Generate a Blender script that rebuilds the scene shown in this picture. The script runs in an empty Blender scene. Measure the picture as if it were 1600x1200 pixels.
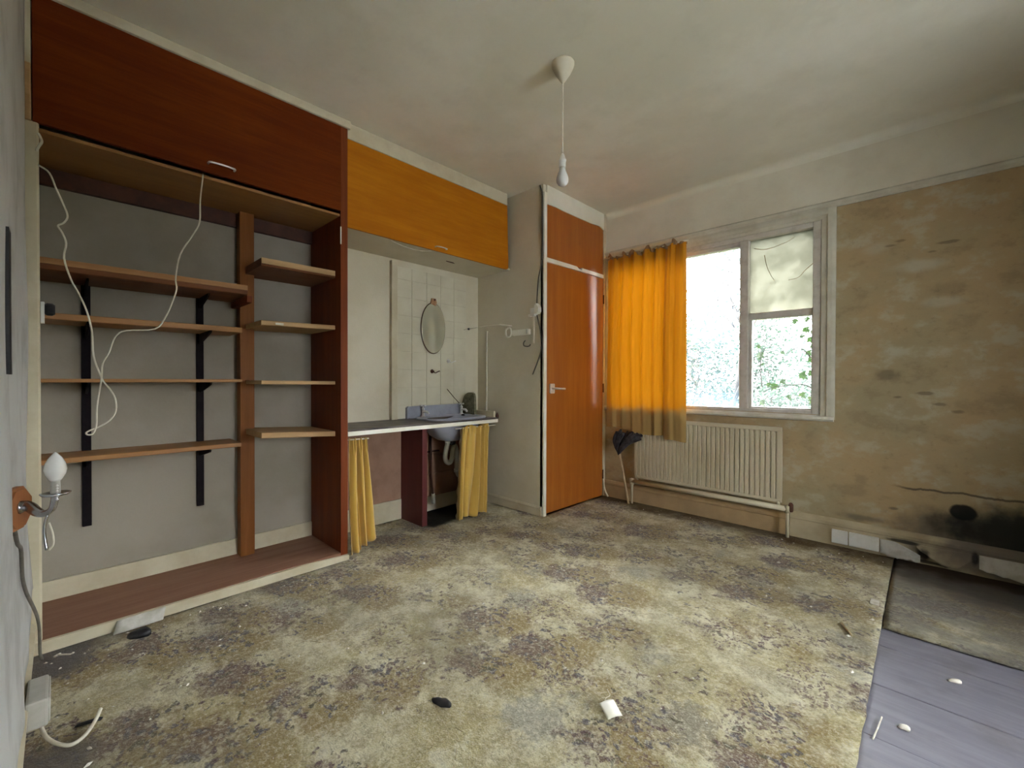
import bpy, bmesh, math, random
from mathutils import Vector, Matrix, noise as mnoise

S = bpy.context.scene
COL = S.collection
rnd = random.Random(11)
PI = math.pi

# ------------------------------------------------------------------ camera, sky, exposure
cd = bpy.data.cameras.new('camera')
cam = bpy.data.objects.new('camera', cd)
COL.objects.link(cam)
cam.location = (0.0, 0.0, 1.05)
cam.rotation_mode = 'QUATERNION'
cam.rotation_quaternion = (Matrix.Rotation(math.radians(43.744), 3, 'Z') @ Matrix.Rotation(math.radians(90 - .525), 3, 'X')
                           @ Matrix.Rotation(math.radians(.164), 3, 'Z')).to_quaternion()
cd.sensor_width = 36.0
cd.lens = 675.77 / 1600 * 36
cd.clip_start = .01
S.camera = cam

W = bpy.data.worlds.new('overcast_sky')
S.world = W
W.use_nodes = True
bg = W.node_tree.nodes['Background']
bg.inputs['Color'].default_value = (.93, .97, 1.0, 1)
# overcast sky: three times as bright overhead as at the horizon
wt_ = W.node_tree
geo = wt_.nodes.new('ShaderNodeNewGeometry')
sp_ = wt_.nodes.new('ShaderNodeSeparateXYZ')
wt_.links.new(geo.outputs['Incoming'], sp_.inputs[0])
up = wt_.nodes.new('ShaderNodeMapRange')
up.inputs[1].default_value, up.inputs[2].default_value = 0.0, -1.0      # Incoming points back at the viewer
up.inputs[3].default_value, up.inputs[4].default_value = 6.0, 18.0
wt_.links.new(sp_.outputs[2], up.inputs[0])
wt_.links.new(up.outputs[0], bg.inputs['Strength'])
S.view_settings.view_transform = 'Standard'
S.view_settings.look = 'None'
S.view_settings.gamma = 1.0
S.view_settings.use_curve_mapping = False
S.view_settings.exposure = 2.4
S.cycles.max_bounces = 14
S.cycles.diffuse_bounces = 9
S.cycles.transparent_max_bounces = 16
S.cycles.caustics_reflective = False
S.cycles.caustics_refractive = False
S.cycles.sample_clamp_indirect = 12.0


# ------------------------------------------------------------------ materials
class NT:
    def __init__(self, name):
        self.m = bpy.data.materials.new(name)
        self.m.use_nodes = True
        self.t = self.m.node_tree
        self.t.nodes.clear()
        self.out = self.t.nodes.new('ShaderNodeOutputMaterial')
        self._p = None

    def n(self, typ, **kw):
        nd = self.t.nodes.new('ShaderNode' + typ)
        for k, v in kw.items():
            setattr(nd, k, v)
        return nd

    def put(self, sock, v):
        if v is None:
            return
        if isinstance(v, bpy.types.NodeSocket):
            self.t.links.new(v, sock)
        elif isinstance(v, (tuple, list)) and sock.type == 'RGBA' and len(v) == 3:
            sock.default_value = (*v, 1)
        else:
            sock.default_value = v

    def pos(self):
        if self._p is None:
            self._p = self.n('NewGeometry').outputs['Position']
        return self._p

    def obj(self):
        return self.n('TexCoord').outputs['Object']

    def scaled(self, vec, s):
        nd = self.n('Mapping')
        self.put(nd.inputs['Vector'], vec)
        nd.inputs['Scale'].default_value = s
        return nd.outputs['Vector']

    def noise(self, vec, scale, detail=5, rough=.55, dist=0, out='Fac'):
        nd = self.n('TexNoise')
        self.put(nd.inputs['Vector'], vec)
        nd.inputs['Scale'].default_value = scale
        nd.inputs['Detail'].default_value = detail
        nd.inputs['Roughness'].default_value = rough
        nd.inputs['Distortion'].default_value = dist
        return nd.outputs[out]

    def voro(self, vec, scale, rand=1.0, feat='F1'):
        nd = self.n('TexVoronoi', feature=feat)
        self.put(nd.inputs['Vector'], vec)
        nd.inputs['Scale'].default_value = scale
        nd.inputs['Randomness'].default_value = rand
        return nd

    def math(self, op, a, b=0.0, c=0.0, clamp=False):
        nd = self.n('Math', operation=op, use_clamp=clamp)
        for s, v in zip(nd.inputs, (a, b, c)):
            self.put(s, v)
        return nd.outputs[0]

    def vmath(self, op, a, b):
        nd = self.n('VectorMath', operation=op)
        self.put(nd.inputs[0], a)
        self.put(nd.inputs[1], b)
        return nd

    def mr(self, v, a, b, c=0.0, d=1.0, smooth=True):
        nd = self.n('MapRange', interpolation_type='SMOOTHSTEP' if smooth else 'LINEAR')
        self.put(nd.inputs[0], v)
        for i, x in enumerate((a, b, c, d)):
            nd.inputs[i + 1].default_value = x
        return nd.outputs[0]

    def mix(self, f, a, b, mode='MIX'):
        nd = self.n('Mix', data_type='RGBA', blend_type=mode)
        self.put(nd.inputs['Factor'], f)
        self.put(nd.inputs[6], a)
        self.put(nd.inputs[7], b)
        return nd.outputs[2]

    def sep(self, v):
        nd = self.n('SeparateXYZ')
        self.put(nd.inputs[0], v)
        return nd.outputs

    def bump(self, h, strength=.3, dist=.01):
        nd = self.n('Bump')
        nd.inputs['Strength'].default_value = strength
        nd.inputs['Distance'].default_value = dist
        self.put(nd.inputs['Height'], h)
        return nd.outputs['Normal']

    def bsdf(self, base, rough=.6, metal=0.0, spec=.4, normal=None, **kw):
        b = self.n('BsdfPrincipled')
        self.put(b.inputs['Base Color'], base)
        self.put(b.inputs['Roughness'], rough)
        self.put(b.inputs['Metallic'], metal)
        self.put(b.inputs['Specular IOR Level'], spec)
        self.put(b.inputs['Normal'], normal)
        for k, v in kw.items():
            self.put(b.inputs[k.replace('_', ' ')], v)
        return b.outputs[0]

    def mixs(self, f, a, b):
        nd = self.n('MixShader')
        self.put(nd.inputs[0], f)
        self.t.links.new(a, nd.inputs[1])
        self.t.links.new(b, nd.inputs[2])
        return nd.outputs[0]

    def done(self, sh):
        self.t.links.new(sh, self.out.inputs['Surface'])
        return self.m

    def blob(self, cx, cz, rx, rz, hard=.45, wob=.5, scale=9.0):
        """mask of a patch on an upright wall along X, ragged edge"""
        x, y, z = self.sep(self.pos())
        a = self.math('DIVIDE', self.math('SUBTRACT', x, cx), rx)
        b = self.math('DIVIDE', self.math('SUBTRACT', z, cz), rz)
        d = self.math('SQRT', self.math('ADD', self.math('MULTIPLY', a, a), self.math('MULTIPLY', b, b)))
        n = self.math('MULTIPLY', self.math('SUBTRACT', self.noise(self.pos(), scale, 6), .5), 2 * wob)
        return self.mr(self.math('ADD', d, n), 1.0, hard)


def plain(name, c1, c2=None, scale=6.0, rough=.6, bump=0.0, bscale=60.0, spec=.35, metal=0.0, stretch=None, detail=5, contrast=(.35, .68), world=False):
    g = NT(name)
    v = g.pos() if world else g.obj()
    if stretch:
        v = g.scaled(v, stretch)
    base = c1
    if c2:
        base = g.mix(g.mr(g.noise(v, scale, detail, .6), *contrast), c1, c2)
    nrm = g.bump(g.noise(v, bscale, 4), bump, .004) if bump else None
    return g.done(g.bsdf(base, rough, metal, spec, nrm))


def veneer(name, dark, light, rough=.42, axis='h', spec=.4):
    """varnished wood veneer, grain along Y ('h') or Z ('v') or X ('x')"""
    g = NT(name)
    st = {'h': (14, 1.1, 14), 'v': (14, 14, .8), 'x': (1.1, 14, 14)}[axis]
    v = g.scaled(g.pos(), st)
    a = g.noise(v, 1.6, 5, .6)
    b = g.noise(g.scaled(g.pos(), (st[0] * 5, st[1] * 4, st[2] * 5)), 2.0, 4)
    c = g.noise(g.pos(), 2.4, 4)
    f = g.math('ADD', g.math('MULTIPLY', a, .6), g.math('ADD', g.math('MULTIPLY', b, .2), g.math('MULTIPLY', c, .3)))
    base = g.mix(g.mr(f, .4, .78), dark, light)
    r = g.mr(c, .3, .7, rough - .07, rough + .1)
    return g.done(g.bsdf(base, r, 0, spec, g.bump(b, .08, .002)))


M = {}
M['cream_paint'] = plain('cream_paint', (.60, .55, .40), (.50, .44, .30), 5, .55, .12, 40, world=True)
M['white_paint'] = plain('white_paint', (.74, .73, .66), (.62, .59, .48), 9, .45, .1, 50)
M['bright_edge'] = plain('white_edging', (.85, .84, .76), (.76, .73, .58), 6, .4)
M['frame_paint'] = plain('old_window_paint', (.56, .53, .47), (.45, .41, .35), 16, .5, .3, 60, contrast=(.42, .72), world=True)
M['architrave'] = plain('architrave_paint', (.58, .56, .46), (.49, .465, .365), 10, .5, .2, 50, world=True)
M['dark_locker'] = veneer('dark_red_veneer', (.105, .017, .003), (.175, .036, .004), .55, 'h', .08)
M['orange_locker'] = veneer('orange_veneer', (.40, .13, .006), (.52, .19, .008), .5, 'h', .1)
M['door_veneer'] = veneer('wardrobe_door_veneer', (.33, .092, .012), (.43, .14, .018), .39, 'v')
M['panel_wood'] = veneer('stained_panel_wood', (.13, .026, .008), (.21, .052, .012), .5, 'v', .15)
M['burgundy'] = veneer('burgundy_panel', (.10, .018, .02), (.15, .03, .028), .5, 'v')
M['shelf_wood'] = veneer('shelf_wood', (.30, .14, .045), (.42, .22, .08), .55, 'h')
M['shelf_pale'] = veneer('pale_shelf_wood', (.38, .23, .10), (.50, .33, .16), .6, 'h')
M['shelf_dark'] = veneer('dark_shelf_wood', (.13, .045, .016), (.19, .075, .028), .55, 'h', .2)  # darker body paints the stained, shaded undersides of the top shelves
M['soffit_wood'] = veneer('soffit_board', (.26, .12, .035), (.36, .18, .055), .55, 'h')
M['base_wood'] = veneer('base_board_wood', (.24, .12, .075), (.33, .19, .125), .6, 'h', .2)
M['post_wood'] = veneer('post_wood', (.19, .066, .016), (.27, .105, .027), .5, 'v', .15)
M['dark_wood'] = plain('dark_wood', (.05, .018, .01), (.09, .03, .015), 8, .6)
M['black_metal'] = plain('black_metal', (.007, .005, .007), (.012, .009, .010), 20, .7, spec=.1)
M['black'] = plain('black_rubber', (.012, .012, .014), (.03, .03, .03), 20, .55, .3, 60)
M['chrome'] = plain('worn_chrome', (.80, .80, .79), (.66, .66, .65), 30, .3, metal=.6)
M['steel'] = plain('dull_steel', (.52, .52, .54), (.36, .36, .38), 30, .25, metal=1.0)
M['white_plastic'] = plain('white_plastic', (.74, .74, .70), (.66, .65, .58), 8, .4)
M['grey_plastic'] = plain('greyed_plastic', (.47, .46, .41), (.36, .35, .30), 9, .5)
M['cable_white'] = plain('white_cable', (.74, .71, .60), (.62, .58, .46), 20, .5)
M['cable_grey'] = plain('grey_cable', (.16, .15, .12), (.11, .10, .08), 20, .5)
M['cable_dark'] = plain('dark_cable', (.05, .045, .035), (.08, .07, .05), 20, .5)
M['basin'] = plain('blue_grey_basin', (.34, .36, .43), (.27, .28, .34), 7, .3, spec=.5)
M['counter'] = plain('grimy_worktop', (.12, .10, .085), (.05, .042, .042), 7, .45, .2, 50, world=True)
M['pipe_white'] = plain('plastic_pipe', (.56, .55, .46), (.46, .44, .34), 10, .45)
M['under_wall'] = plain('pinkish_plaster', (.36, .22, .15), (.26, .15, .10), 4, .8, .2, 30, world=True)
M['slab'] = plain('mottled_slab', (.22, .21, .14), (.10, .10, .06), 40, .8, .4, 80)
M['plaque'] = veneer('plaque_wood', (.28, .10, .035), (.38, .15, .055), .5, 'v')
M['card'] = plain('brown_card', (.42, .27, .15), (.25, .10, .05), 25, .8)
M['paper'] = plain('dirty_paper', (.58, .57, .52), (.42, .40, .34), 14, .85, .2, 40)
M['crumb'] = plain('plaster_crumb', (.80, .78, .70), (.60, .56, .46), 30, .8)
M['straw'] = plain('dry_straw', (.50, .44, .26), (.40, .32, .17), 30, .8)
M['radiator'] = plain('radiator_enamel', (.56, .51, .37), (.48, .42, .28), 3, .4, world=True)
M['mop'] = plain('grey_mop', (.06, .055, .06), (.025, .022, .026), 30, .9, .6, 60)
M['pole'] = plain('bare_pole', (.48, .38, .24), (.38, .28, .16), 12, .6)
M['bark'] = plain('bark', (.035, .03, .026), (.02, .018, .016), 14, .9, .4, 30)
M['ground'] = plain('rough_grass', (.02, .028, .012), (.03, .032, .018), 3, .95, world=True)
M['underlay'] = plain('subfloor', (.10, .085, .07), (.06, .05, .045), 5, .9, world=True)

# ceiling: old distempered plaster with pale and brownish mottling
g = NT('ceiling_plaster')
a = g.noise(g.pos(), 1.3, 6, .6)
b = g.noise(g.pos(), 5, 5, .6)
base = g.mix(g.mr(a, .38, .66), (.68, .665, .545), (.78, .77, .66))
base = g.mix(g.math('MULTIPLY', g.mr(b, .5, .75), .15), base, (.42, .39, .29))
M['ceiling'] = g.done(g.bsdf(base, .9, 0, .2, g.bump(g.noise(g.pos(), 55, 4), .15, .004)))

# cream walls of the alcove
g = NT('alcove_paint')
a = g.noise(g.pos(), 1.8, 6, .6)
base = g.mix(g.mr(a, .35, .68), (.66, .62, .49), (.58, .53, .39))
M['wall_cream'] = g.done(g.bsdf(base, .75, 0, .25, g.bump(g.noise(g.pos(), 90, 4), .2, .003)))

# tiles: painted over ceramic
g = NT('painted_tile')
base = g.mix(g.mr(g.noise(g.pos(), 3, 5), .35, .7), (.66, .63, .50), (.57, .53, .40))
M['tile'] = g.done(g.bsdf(base, .5, 0, .35, g.bump(g.noise(g.pos(), 60, 3), .12, .003)))

# back of the tall cupboard: greyish distemper
g = NT('cupboard_back_paint')
base = g.mix(g.mr(g.noise(g.pos(), 2.2, 6), .35, .68), (.36, .325, .265), (.29, .26, .20))
M['cup_back'] = g.done(g.bsdf(base, .85, 0, .2, g.bump(g.noise(g.pos(), 80, 3), .15, .003)))

# near wall: peeling bluish lining paper
g = NT('lining_paper')
base = g.mix(g.mr(g.noise(g.pos(), 6, 6), .4, .7), (.58, .59, .575), (.45, .455, .44))
M['lining'] = g.done(g.bsdf(base, .85, 0, .2, g.bump(g.noise(g.scaled(g.pos(), (1, 1, .4)), 22, 5), .5, .01)))

# window wall: cream frieze above the picture rail, bare stained plaster below
g = NT('window_wall_plaster')
P = g.pos()
x, y, z = g.sep(P)
n1 = g.noise(P, 2.1, 7, .62)
n2 = g.noise(g.scaled(P, (1, 1, 1.4)), 5, 8, .65)
n3 = g.noise(P, 26, 5, .6)
base = g.mix(g.mr(n1, .36, .66), (.42, .31, .165), (.36, .30, .175))
base = g.mix(g.math('MULTIPLY', g.mr(n2, .50, .64), .6), base, (.47, .43, .31))
base = g.mix(g.math('MULTIPLY', g.mr(n2, .47, .34), .45), base, (.24, .18, .105))
base = g.mix(g.math('MULTIPLY', g.mr(n3, .6, .72), .22), base, (.15, .115, .07))
for (cx, cz, rx, rz, k) in ((-.02, 1.72, .17, .055, .55), (-.22, 1.86, .10, .05, .35), (.06, 1.50, .12, .04, .4), (-.15, 1.22, .07, .06, .3)):
    base = g.mix(g.math('MULTIPLY', g.blob(cx, cz, rx, rz, .2, .6, 7), k), base, (.50, .47, .36))
for (cx, cz, rx, rz, k) in ((-.17, 1.085, .09, .045, .55), (.0, .98, .06, .014, .6), (.05, .92, .04, .014, .6), (-.12, .955, .03, .012, .6),
                            (.13, .88, .03, .014, .6), (-.16, 1.86, .04, .01, .5), (-.12, 1.88, .035, .01, .5), (.08, 1.83, .07, .012, .6), (.02, 1.79, .03, .01, .5), (.09, 1.57, .11, .05, .25)):
    base = g.mix(g.math('MULTIPLY', g.blob(cx, cz, rx, rz, .3, .7, 16), k), base, (.12, .09, .055))
# damp and mould low on the right
base = g.mix(g.math('MULTIPLY', g.blob(.42, .19, .72, .20, .55, .45, 6), .72), base, (.09, .085, .075))
base = g.mix(g.math('MULTIPLY', g.blob(.50, .25, .55, .20, .45, .5, 8), .92), base, (.018, .018, .016))
base = g.mix(g.math('MULTIPLY', g.blob(.155, .325, .062, .05, .75, .3, 12), .95), base, (.012, .012, .012))  # black spot paints the darkness of a hole in the plaster, with mould
base = g.mix(g.math('MULTIPLY', g.blob(-.26, .20, .17, .03, .2, .6, 12), .6), base, (.10, .09, .075))
base = g.mix(g.math('MULTIPLY', g.blob(-.13, .29, .03, .012, .3, .6, 20), .6), base, (.08, .07, .06))
# the ragged dark edge of the loosened skim coat
wob = g.math('MULTIPLY', g.math('SUBTRACT', g.noise(g.scaled(P, (1, 1, 0)), 9, 5), .5), .05)
edge = g.math('ABSOLUTE', g.math('ADD', g.math('SUBTRACT', z, .425), wob))
line = g.math('MULTIPLY', g.mr(edge, .009, .003), g.mr(x, -.16, -.06))
base = g.mix(g.math('MULTIPLY', line, .75), base, (.05, .04, .03))
# paint above the rail
frieze = g.mix(g.mr(n1, .35, .68), (.70, .67, .55), (.62, .58, .46))
base = g.mix(g.mr(z, 2.185, 2.19), base, frieze)
low = g.mr(z, .10, .5)
M['wall_window'] = g.done(g.bsdf(base, .85, 0, .2, g.bump(g.math('ADD', n2, g.math('MULTIPLY', n3, .5)), .35, .008)))

# carpet: beige ground, sprays of burgundy, gold and blue-grey leaves, grubby
def carpet_mat(name, dull):
    g = NT(name)
    P = g.pos()
    wv = g.n('VectorMath', operation='MULTIPLY_ADD')
    g.put(wv.inputs[0], g.noise(P, 7, 5, .65, 0, 'Color'))
    wv.inputs[1].default_value = (.16, .16, 0)
    g.put(wv.inputs[2], P)
    Q = wv.outputs[0]
    fine = g.noise(P, 170, 4, .75)
    med = g.noise(P, 34, 6, .7)
    rag = g.math('MULTIPLY', g.math('SUBTRACT', g.noise(P, 22, 6, .72), .5), .75)

    def spray(dx, dy, sc, r1, r0):
        v = g.voro(g.vmath('ADD', Q, (dx, dy, 0)).outputs[0], sc, .7)
        return g.mr(g.math('ADD', v.outputs['Distance'], rag), r1, r0)
    mott = g.noise(P, 13, 7, .7)
    ground = g.mix(g.mr(g.noise(P, 4.2, 6, .65), .40, .60), (.71, .665, .45), (.51, .44, .20))
    ground = g.mix(g.math('MULTIPLY', g.mr(mott, .44, .60), .6), ground, (.29, .23, .09))
    ground = g.mix(g.math('MULTIPLY', g.mr(mott, .46, .36), .6), ground, (.76, .73, .58))
    base = g.mix(g.math('MULTIPLY', spray(.0, .0, 3.7, .55, .33), .85), ground, (.28, .19, .035))
    base = g.mix(g.math('MULTIPLY', spray(3.37, 1.91, 3.2, .38, .18), .65), base, (.27, .265, .215))
    base = g.mix(g.math('MULTIPLY', spray(.14, .08, 3.7, .44, .22), .85), base, (.125, .055, .03))
    # small leaves scattered through each spray
    lv = g.voro(g.scaled(Q, (1, 1.5, 1)), 31, 1.0)
    lm = g.mr(g.math('ADD', lv.outputs['Distance'], g.math('MULTIPLY', med, .8)), .90, .72)
    rr, gg_, bb = g.sep(lv.outputs['Color'])
    clus = g.mr(g.math('ADD', g.math('SUBTRACT', 1.0, spray(.10, .04, 3.7, .68, .34)), g.math('MULTIPLY', rr, .5)), .72, .5)
    lc = g.mix(g.mr(gg_, .5, .6), (.075, .018, .024), (.07, .055, .014))
    lc = g.mix(g.mr(bb, .70, .78), lc, (.075, .06, .075))
    base = g.mix(g.math('MULTIPLY', g.math('MULTIPLY', lm, clus), .98), base, lc)
    lv2 = g.voro(g.scaled(Q, (1.5, 1, 1)), 46, 1.0)
    lm2 = g.mr(g.math('ADD', lv2.outputs['Distance'], g.math('MULTIPLY', med, .8)), .88, .70)
    base = g.mix(g.math('MULTIPLY', g.math('MULTIPLY', lm2, spray(5.5, 7.3, 3.3, .54, .30)), .85), base, (.12, .05, .035))
    # pile and grit
    base = g.mix(g.math('MULTIPLY', g.mr(fine, .53, .70), .6), base, (.78, .74, .60))
    base = g.mix(g.math('MULTIPLY', g.mr(fine, .47, .30), .6), base, (.07, .055, .03))
    spk = g.noise(P, 70, 4, .75)
    base = g.mix(g.math('MULTIPLY', g.mr(spk, .50, .64), .5), base, (.80, .76, .58))
    base = g.mix(g.math('MULTIPLY', g.mr(spk, .47, .34), .35), base, (.10, .075, .03))
    soil = g.noise(P, 1.6, 6, .6)
    base = g.mix(g.math('MULTIPLY', g.mr(soil, .48, .68), .45), base, (.17, .14, .075))
    # grime along walls, near-black floor under the basin
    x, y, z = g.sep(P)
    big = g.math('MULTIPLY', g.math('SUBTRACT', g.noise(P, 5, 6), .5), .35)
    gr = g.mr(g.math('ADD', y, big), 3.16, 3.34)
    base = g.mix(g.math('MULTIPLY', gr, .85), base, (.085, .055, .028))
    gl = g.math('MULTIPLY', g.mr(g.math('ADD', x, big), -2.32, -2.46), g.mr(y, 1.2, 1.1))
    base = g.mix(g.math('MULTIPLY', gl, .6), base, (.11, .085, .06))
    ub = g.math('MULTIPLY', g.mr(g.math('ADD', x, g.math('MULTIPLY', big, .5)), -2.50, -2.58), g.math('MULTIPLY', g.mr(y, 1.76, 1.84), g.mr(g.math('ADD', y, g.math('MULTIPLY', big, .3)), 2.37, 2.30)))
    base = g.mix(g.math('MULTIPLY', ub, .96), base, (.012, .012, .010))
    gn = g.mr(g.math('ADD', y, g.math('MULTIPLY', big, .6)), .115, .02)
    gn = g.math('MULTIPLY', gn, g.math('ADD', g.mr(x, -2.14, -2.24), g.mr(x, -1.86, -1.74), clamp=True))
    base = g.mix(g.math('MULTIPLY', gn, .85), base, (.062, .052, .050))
    if dull:
        base = g.mix(g.math('MULTIPLY', g.mr(g.noise(g.scaled(P, (1, 2.6, 1)), 4, 6), .25, .6), .75), base, (.20, .19, .165))
        edge = g.mr(g.math('ADD', y, g.math('ADD', big, g.math('MULTIPLY', x, .45))), 2.92, 3.22)
        base = g.mix(g.math('MULTIPLY', edge, .94), base, (.04, .026, .016))
    hgt = g.math('ADD', fine, g.math('MULTIPLY', med, .8))
    return g.done(g.bsdf(base, .95, 0, .15, g.bump(hgt, .8, .012), Sheen_Weight=g.math('MULTIPLY', g.math('SUBTRACT', 1.0, g.math('MAXIMUM', ub, gr)), .32), Sheen_Roughness=.4))


g = NT('dirty_shadowed_skirting')
base = g.mix(g.mr(g.noise(g.pos(), 5, 6), .35, .68), (.50, .43, .28), (.40, .33, .20))
base = g.mix(g.math('MULTIPLY', g.blob(.45, .10, .62, .16, .5, .5, 7), .8), base, (.13, .105, .095))
for (cx, cz, rx, rz) in ((-.09, .108, .10, .014), (.0, .06, .035, .05), (.20, .09, .02, .05), (.02, .018, .12, .012)):  # near-black gaps and shadows painted behind the peeling paper
    base = g.mix(g.math('MULTIPLY', g.blob(cx, cz, rx, rz, .4, .5, 14), .9), base, (.022, .018, .014))
M['skirt_dirt_shadow'] = g.done(g.bsdf(base, .65, 0, .3, g.bump(g.noise(g.pos(), 40, 4), .2, .004)))
M['skirt_tan'] = plain('tan_skirting', (.44, .31, .16), (.36, .25, .13), 5, .6, .15, 40, world=True)

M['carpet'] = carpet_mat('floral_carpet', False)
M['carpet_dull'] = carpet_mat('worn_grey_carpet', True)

g = NT('painted_floorboard')
P = g.pos()
a = g.noise(g.scaled(P, (1.2, 9, 1)), 3, 7, .65)
b = g.noise(P, 6, 6)
base = g.mix(g.mr(a, .38, .66), (.205, .20, .245), (.25, .245, .29))
base = g.mix(g.math('MULTIPLY', g.mr(b, .5, .72), .5), base, (.16, .145, .15))
M['board'] = g.done(g.bsdf(base, g.mr(b, .3, .7, .38, .62), 0, .5, g.bump(a, .15, .004)))

# curtains
def cloth(name, c, trans, tf, stain=None, zs=0, rough=.8):
    g = NT(name)
    P = g.pos()
    x, y, z = g.sep(P)
    wv = g.noise(g.scaled(P, (60, 60, 6)), 1, 3)
    fade = g.noise(g.scaled(P, (7, 7, .7)), 1.2, 4)
    col = g.mix(g.mr(fade, .4, .7), c, tuple(min(1, q * 1.25) for q in c))
    tc = g.mix(g.mr(fade, .4, .7), trans, tuple(q * .82 for q in trans))
    if stain:  # hem colour paints a stain plus the dull tone of cloth lacking backlight
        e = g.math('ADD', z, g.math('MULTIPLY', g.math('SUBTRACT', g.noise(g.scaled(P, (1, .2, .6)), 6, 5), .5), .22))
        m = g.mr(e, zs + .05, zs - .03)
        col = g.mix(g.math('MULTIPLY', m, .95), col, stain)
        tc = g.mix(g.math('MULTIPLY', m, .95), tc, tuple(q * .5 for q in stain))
    d = g.bsdf(col, rough, 0, .2, g.bump(wv, .1, .002), Sheen_Weight=.3)
    t = g.n('BsdfTranslucent')
    g.put(t.inputs[0], tc)
    return g.done(g.mixs(tf, d, t.outputs[0]))


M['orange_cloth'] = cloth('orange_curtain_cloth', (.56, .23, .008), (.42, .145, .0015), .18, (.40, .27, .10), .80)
M['gold_cloth'] = cloth('gold_satin', (.56, .37, .085), (.5, .3, .05), .03, None, 0, .35)
M['heading'] = plain('curtain_heading', (.34, .22, .11), (.24, .14, .07), 30, .9, .4, 60)


def glass(name, dirt_haze, dcol, tint=(1, 1, 1), low=0.0):
    g = NT(name)
    P = g.pos()
    x, y, z = g.sep(P)
    tr = g.n('BsdfTransparent')
    g.put(tr.inputs[0], tint)
    gl = g.n('BsdfGlossy')
    gl.inputs['Roughness'].default_value = .03
    fr = g.n('Fresnel')
    fr.inputs[0].default_value = 1.45
    a = g.mixs(fr.outputs[0], tr.outputs[0], gl.outputs[0])
    tl = g.n('BsdfTranslucent')
    g.put(tl.inputs[0], dcol)
    n = g.noise(P, 14, 6, .65)
    f = g.mr(n, .35, .75, dirt_haze * .35, dirt_haze * 1.4)  # dirt film also puts a pale haze over the view outside
    if low:
        f = g.math('ADD', f, g.math('MULTIPLY', g.mr(g.math('ADD', z, g.math('MULTIPLY', n, .25)), 1.15, .92), low), clamp=True)
    return g.done(g.mixs(f, a, tl.outputs[0]))


M['glass'] = glass('dirty_hazy_glass', .06, (.10, .15, .20), low=.20)
M['glass_clean'] = glass('clear_glass', .05, (.11, .125, .12), low=.08)
g = NT('filmed_glass')
P = g.pos()
tr = g.n('BsdfTransparent')
g.put(tr.inputs[0], (.85, .88, .78))
tl = g.n('BsdfTranslucent')
n = g.noise(P, 7, 6, .6)
g.put(tl.inputs[0], g.mix(g.mr(n, .35, .7), (.19, .185, .158), (.15, .148, .122)))
df = g.bsdf((.55, .56, .45), .6)
a = g.mixs(g.mr(n, .3, .7, .93, .97), tr.outputs[0], tl.outputs[0])
M['film'] = g.done(g.mixs(.12, a, df))

g = NT('mirror_glass')
M['mirror'] = g.done(g.bsdf((.62, .61, .48), .16, .55, .5))

g = NT('bulb_glass')
M['bulb'] = g.done(g.bsdf((.86, .86, .82), .18, 0, .5, None, Transmission_Weight=.25))


def leafmat(name, c, t):
    g = NT(name)
    n = g.noise(g.pos(), 9, 3)
    d = g.bsdf(g.mix(g.mr(n, .35, .65), c, tuple(q * 1.5 for q in c)), .5)
    tl = g.n('BsdfTranslucent')
    g.put(tl.inputs[0], t)
    return g.done(g.mixs(.4, d, tl.outputs[0]))


M['leaf_dark'] = leafmat('dark_leaf', (.020, .034, .027), (.024, .044, .028))
M['leaf_pale'] = leafmat('pale_leaf', (.030, .044, .037), (.036, .054, .040))
M['leaf_ivy'] = leafmat('ivy_leaf', (.008, .017, .005), (.010, .026, .003))


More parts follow.
